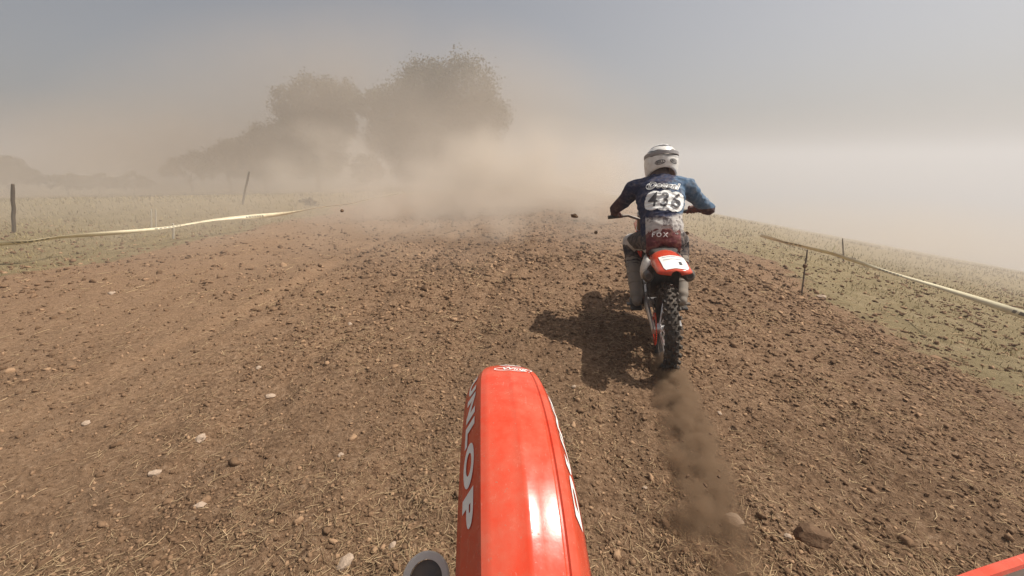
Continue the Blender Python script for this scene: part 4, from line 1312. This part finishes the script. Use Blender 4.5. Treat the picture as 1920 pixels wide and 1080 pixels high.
    def on_back(t, cx, cz, rot, off):
        base = Vector((cx, .45, cz))
        def fn(u, v):
            u2 = u * math.cos(rot) - v * math.sin(rot); v2 = u * math.sin(rot) + v * math.cos(rot)
            o_ = base + ex * u2 + ez * v2 - d * .6
            hit = t.ray_cast(o_, d)
            return None if hit[0] is None else hit[0] - d * off
        return fn
    NUM = (.022, 1.205)
    r0 = R(-4)
    # one pale shape behind the digits
    g = .0045; cells = {}; bv = []; bf = []
    def vid(a, b):
        if (a, b) not in cells: cells[(a, b)] = len(bv); bv.append((a * g, b * g))
        return cells[(a, b)]
    for a in range(-40, 40):
        for b_ in range(-30, 30):
            u, v = (a + .5) * g, (b_ + .5) * g
            if any(abs((u - cx - .08 * v) / rx) ** 2.6 + abs((v - cy) / ry) ** 2.6 < 1 for cx, cy, rx, ry in ((-.082, 0, .060, .080), (0, .004, .056, .086), (.080, -.002, .060, .082))):
                bf.append((vid(a, b_), vid(a + 1, b_), vid(a + 1, b_ + 1), vid(a, b_ + 1)))
    wrap_print("number_backing", (bv, bf), on_back(tj, *NUM, r0, .004), M['print_white'], jersey)
    nv, nf = text_mesh("436", .160, .05, .0012, 1.18, 4)
    nv = [(a * .90, b_ * 1.05) for a, b_, *_ in nv]
    wrap_print("number", (nv, nf), on_back(tj, *NUM, r0, .014), M['print_dark'], jersey)
    NM = (.010, 1.345)
    wrap_print("name_backing", text_mesh("Dougal", .072, .25, .0050, 1.10, 3), on_back(tj, *NM, R(-5), .004), M['print_white'], jersey)
    wrap_print("name", text_mesh("Dougal", .072, .25, -.0005, 1.10, 3), on_back(tj, *NM, R(-5), .006), M['print_dark'], jersey)
    wrap_print("name_loop", ring_shape(.037, .030, .006), on_back(tj, NM[0] - .092, NM[1] + .005, R(12), .005), M['print_white'], jersey)
    wrap_print("belt_lettering", text_mesh("FOX", .046, 0, .001, 1.5, 2), on_back(tp, -.005, .915, R(-2), .004), M['print_white'], pants)
    return root

rider = empty("person", ahead_loc, (0, LEAN, -HEAD))
make_rider(rider)
tag(rider, "rider in white helmet and navy jersey numbered 436, leaning forward on the bike ahead", "person")

# ------------------------------------------------------------------ thrown soil and roost dust
def flying(px, py, rp, Y, label, mat, st=(1, .8, .8), seed=0):
    p_ = at_y(px, py, Y); s = rp * Y / F_PX
    bv, bf = ico(2, .22, seed)
    o = MB().add(bv * np.array(st) * s, [tuple(q) for q in bf]).build("flying_clod", mat, smooth=False)
    o.location = p_; o.rotation_euler = (random.uniform(0, 3), random.uniform(-.3, .3), random.uniform(0, 3))
    tag(o, label, "soil clod", "clods of soil in the air")
flying(1077, 405, 6, 3.0, "dark soil clod in the air level with the rider's hand", M['dark_clod'], (1.1, .8, .6), 1)
flying(641, 395, 4.5, 3.2, "dark soil clod in the air over the far end of the low tape", M['dark_clod'], (.7, .6, 1.1), 2)
flying(1117, 436, 4, 3.4, "small soil clod in the air just below the rider's gloved left hand", M['dark_clod'], (1, .8, .8), 3)
flying(1288, 437, 4, 3.2, "small soil clod in the air beside the rider's right hip", M['dark_clod'], (1, .8, .8), 4)
flying(600, 498, 4, 3.6, "small soil clod in the air over the bare track below the dark shrub", M['dark_clod'], (1, .8, .8), 5)
flying(1509, 499, 4.5, 4.2, "small dark clod in the air in front of the leaning stake", M['dark_clod'], (.9, .8, 1), 6)
flying(1525, 1005, 34, .72, "large dark clod in the air low on the right, close to the camera", M['dark_clod'], (1.25, .7, .72), 7)
flying(1405, 768, 8, 1.9, "soil clod in the air to the right of the thrown soil", M['dark_clod'], (1, .8, .8), 8)

def build_roost():
    hd = HEAD
    fw = Vector((math.sin(hd), math.cos(hd), 0)); a0 = ahead_loc + Vector((0, 0, .06)) - fw * .12
    # path of the soil thrown back by the wheel
    k0 = a0; k1 = Vector(at_y(1288, 850, 1.75)); k2 = Vector(at_y(1325, 1075, 1.10))
    def line(t): return k0 * (1 - t) ** 2 + (k1 * 2 - (k0 + k2) * .5) * (2 * t * (1 - t)) + k2 * t * t
    n = 1700
    t = RNG.random(n) ** .8
    P = np.array([line(q)[:] for q in t])
    P += RNG.normal(size=(n, 3)) * (.02 + .11 * t)[:, None] * np.array([.8, 1.0, .8])
    s = .0018 + .011 * RNG.random(n) ** 4
    k = P[:, 2] > .01
    P = P[k]; s = s[k]
    scatter("thrown_soil", LUMPS, P[:, 0], P[:, 1], s, M['dark_clod'], z=P[:, 2], label="spray of soil thrown back by the rear wheel of the bike ahead")
    for q, r, pk in ((.03, .15, 60.), (.18, .18, 52.), (.34, .21, 44.), (.50, .23, 36.), (.66, .25, 30.), (.82, .26, 26.), (.98, .26, 22.)):
        dust("dust_puff", "brown puff of soil dust behind the spinning rear wheel", tuple(line(q)), (r * .85, r * 1.5, r), pk, (.45, .32, .21), 9., seed=q * 9, soft=(0, .75), contrast=(.46, .56), floor=.0, detail=5)
build_roost()
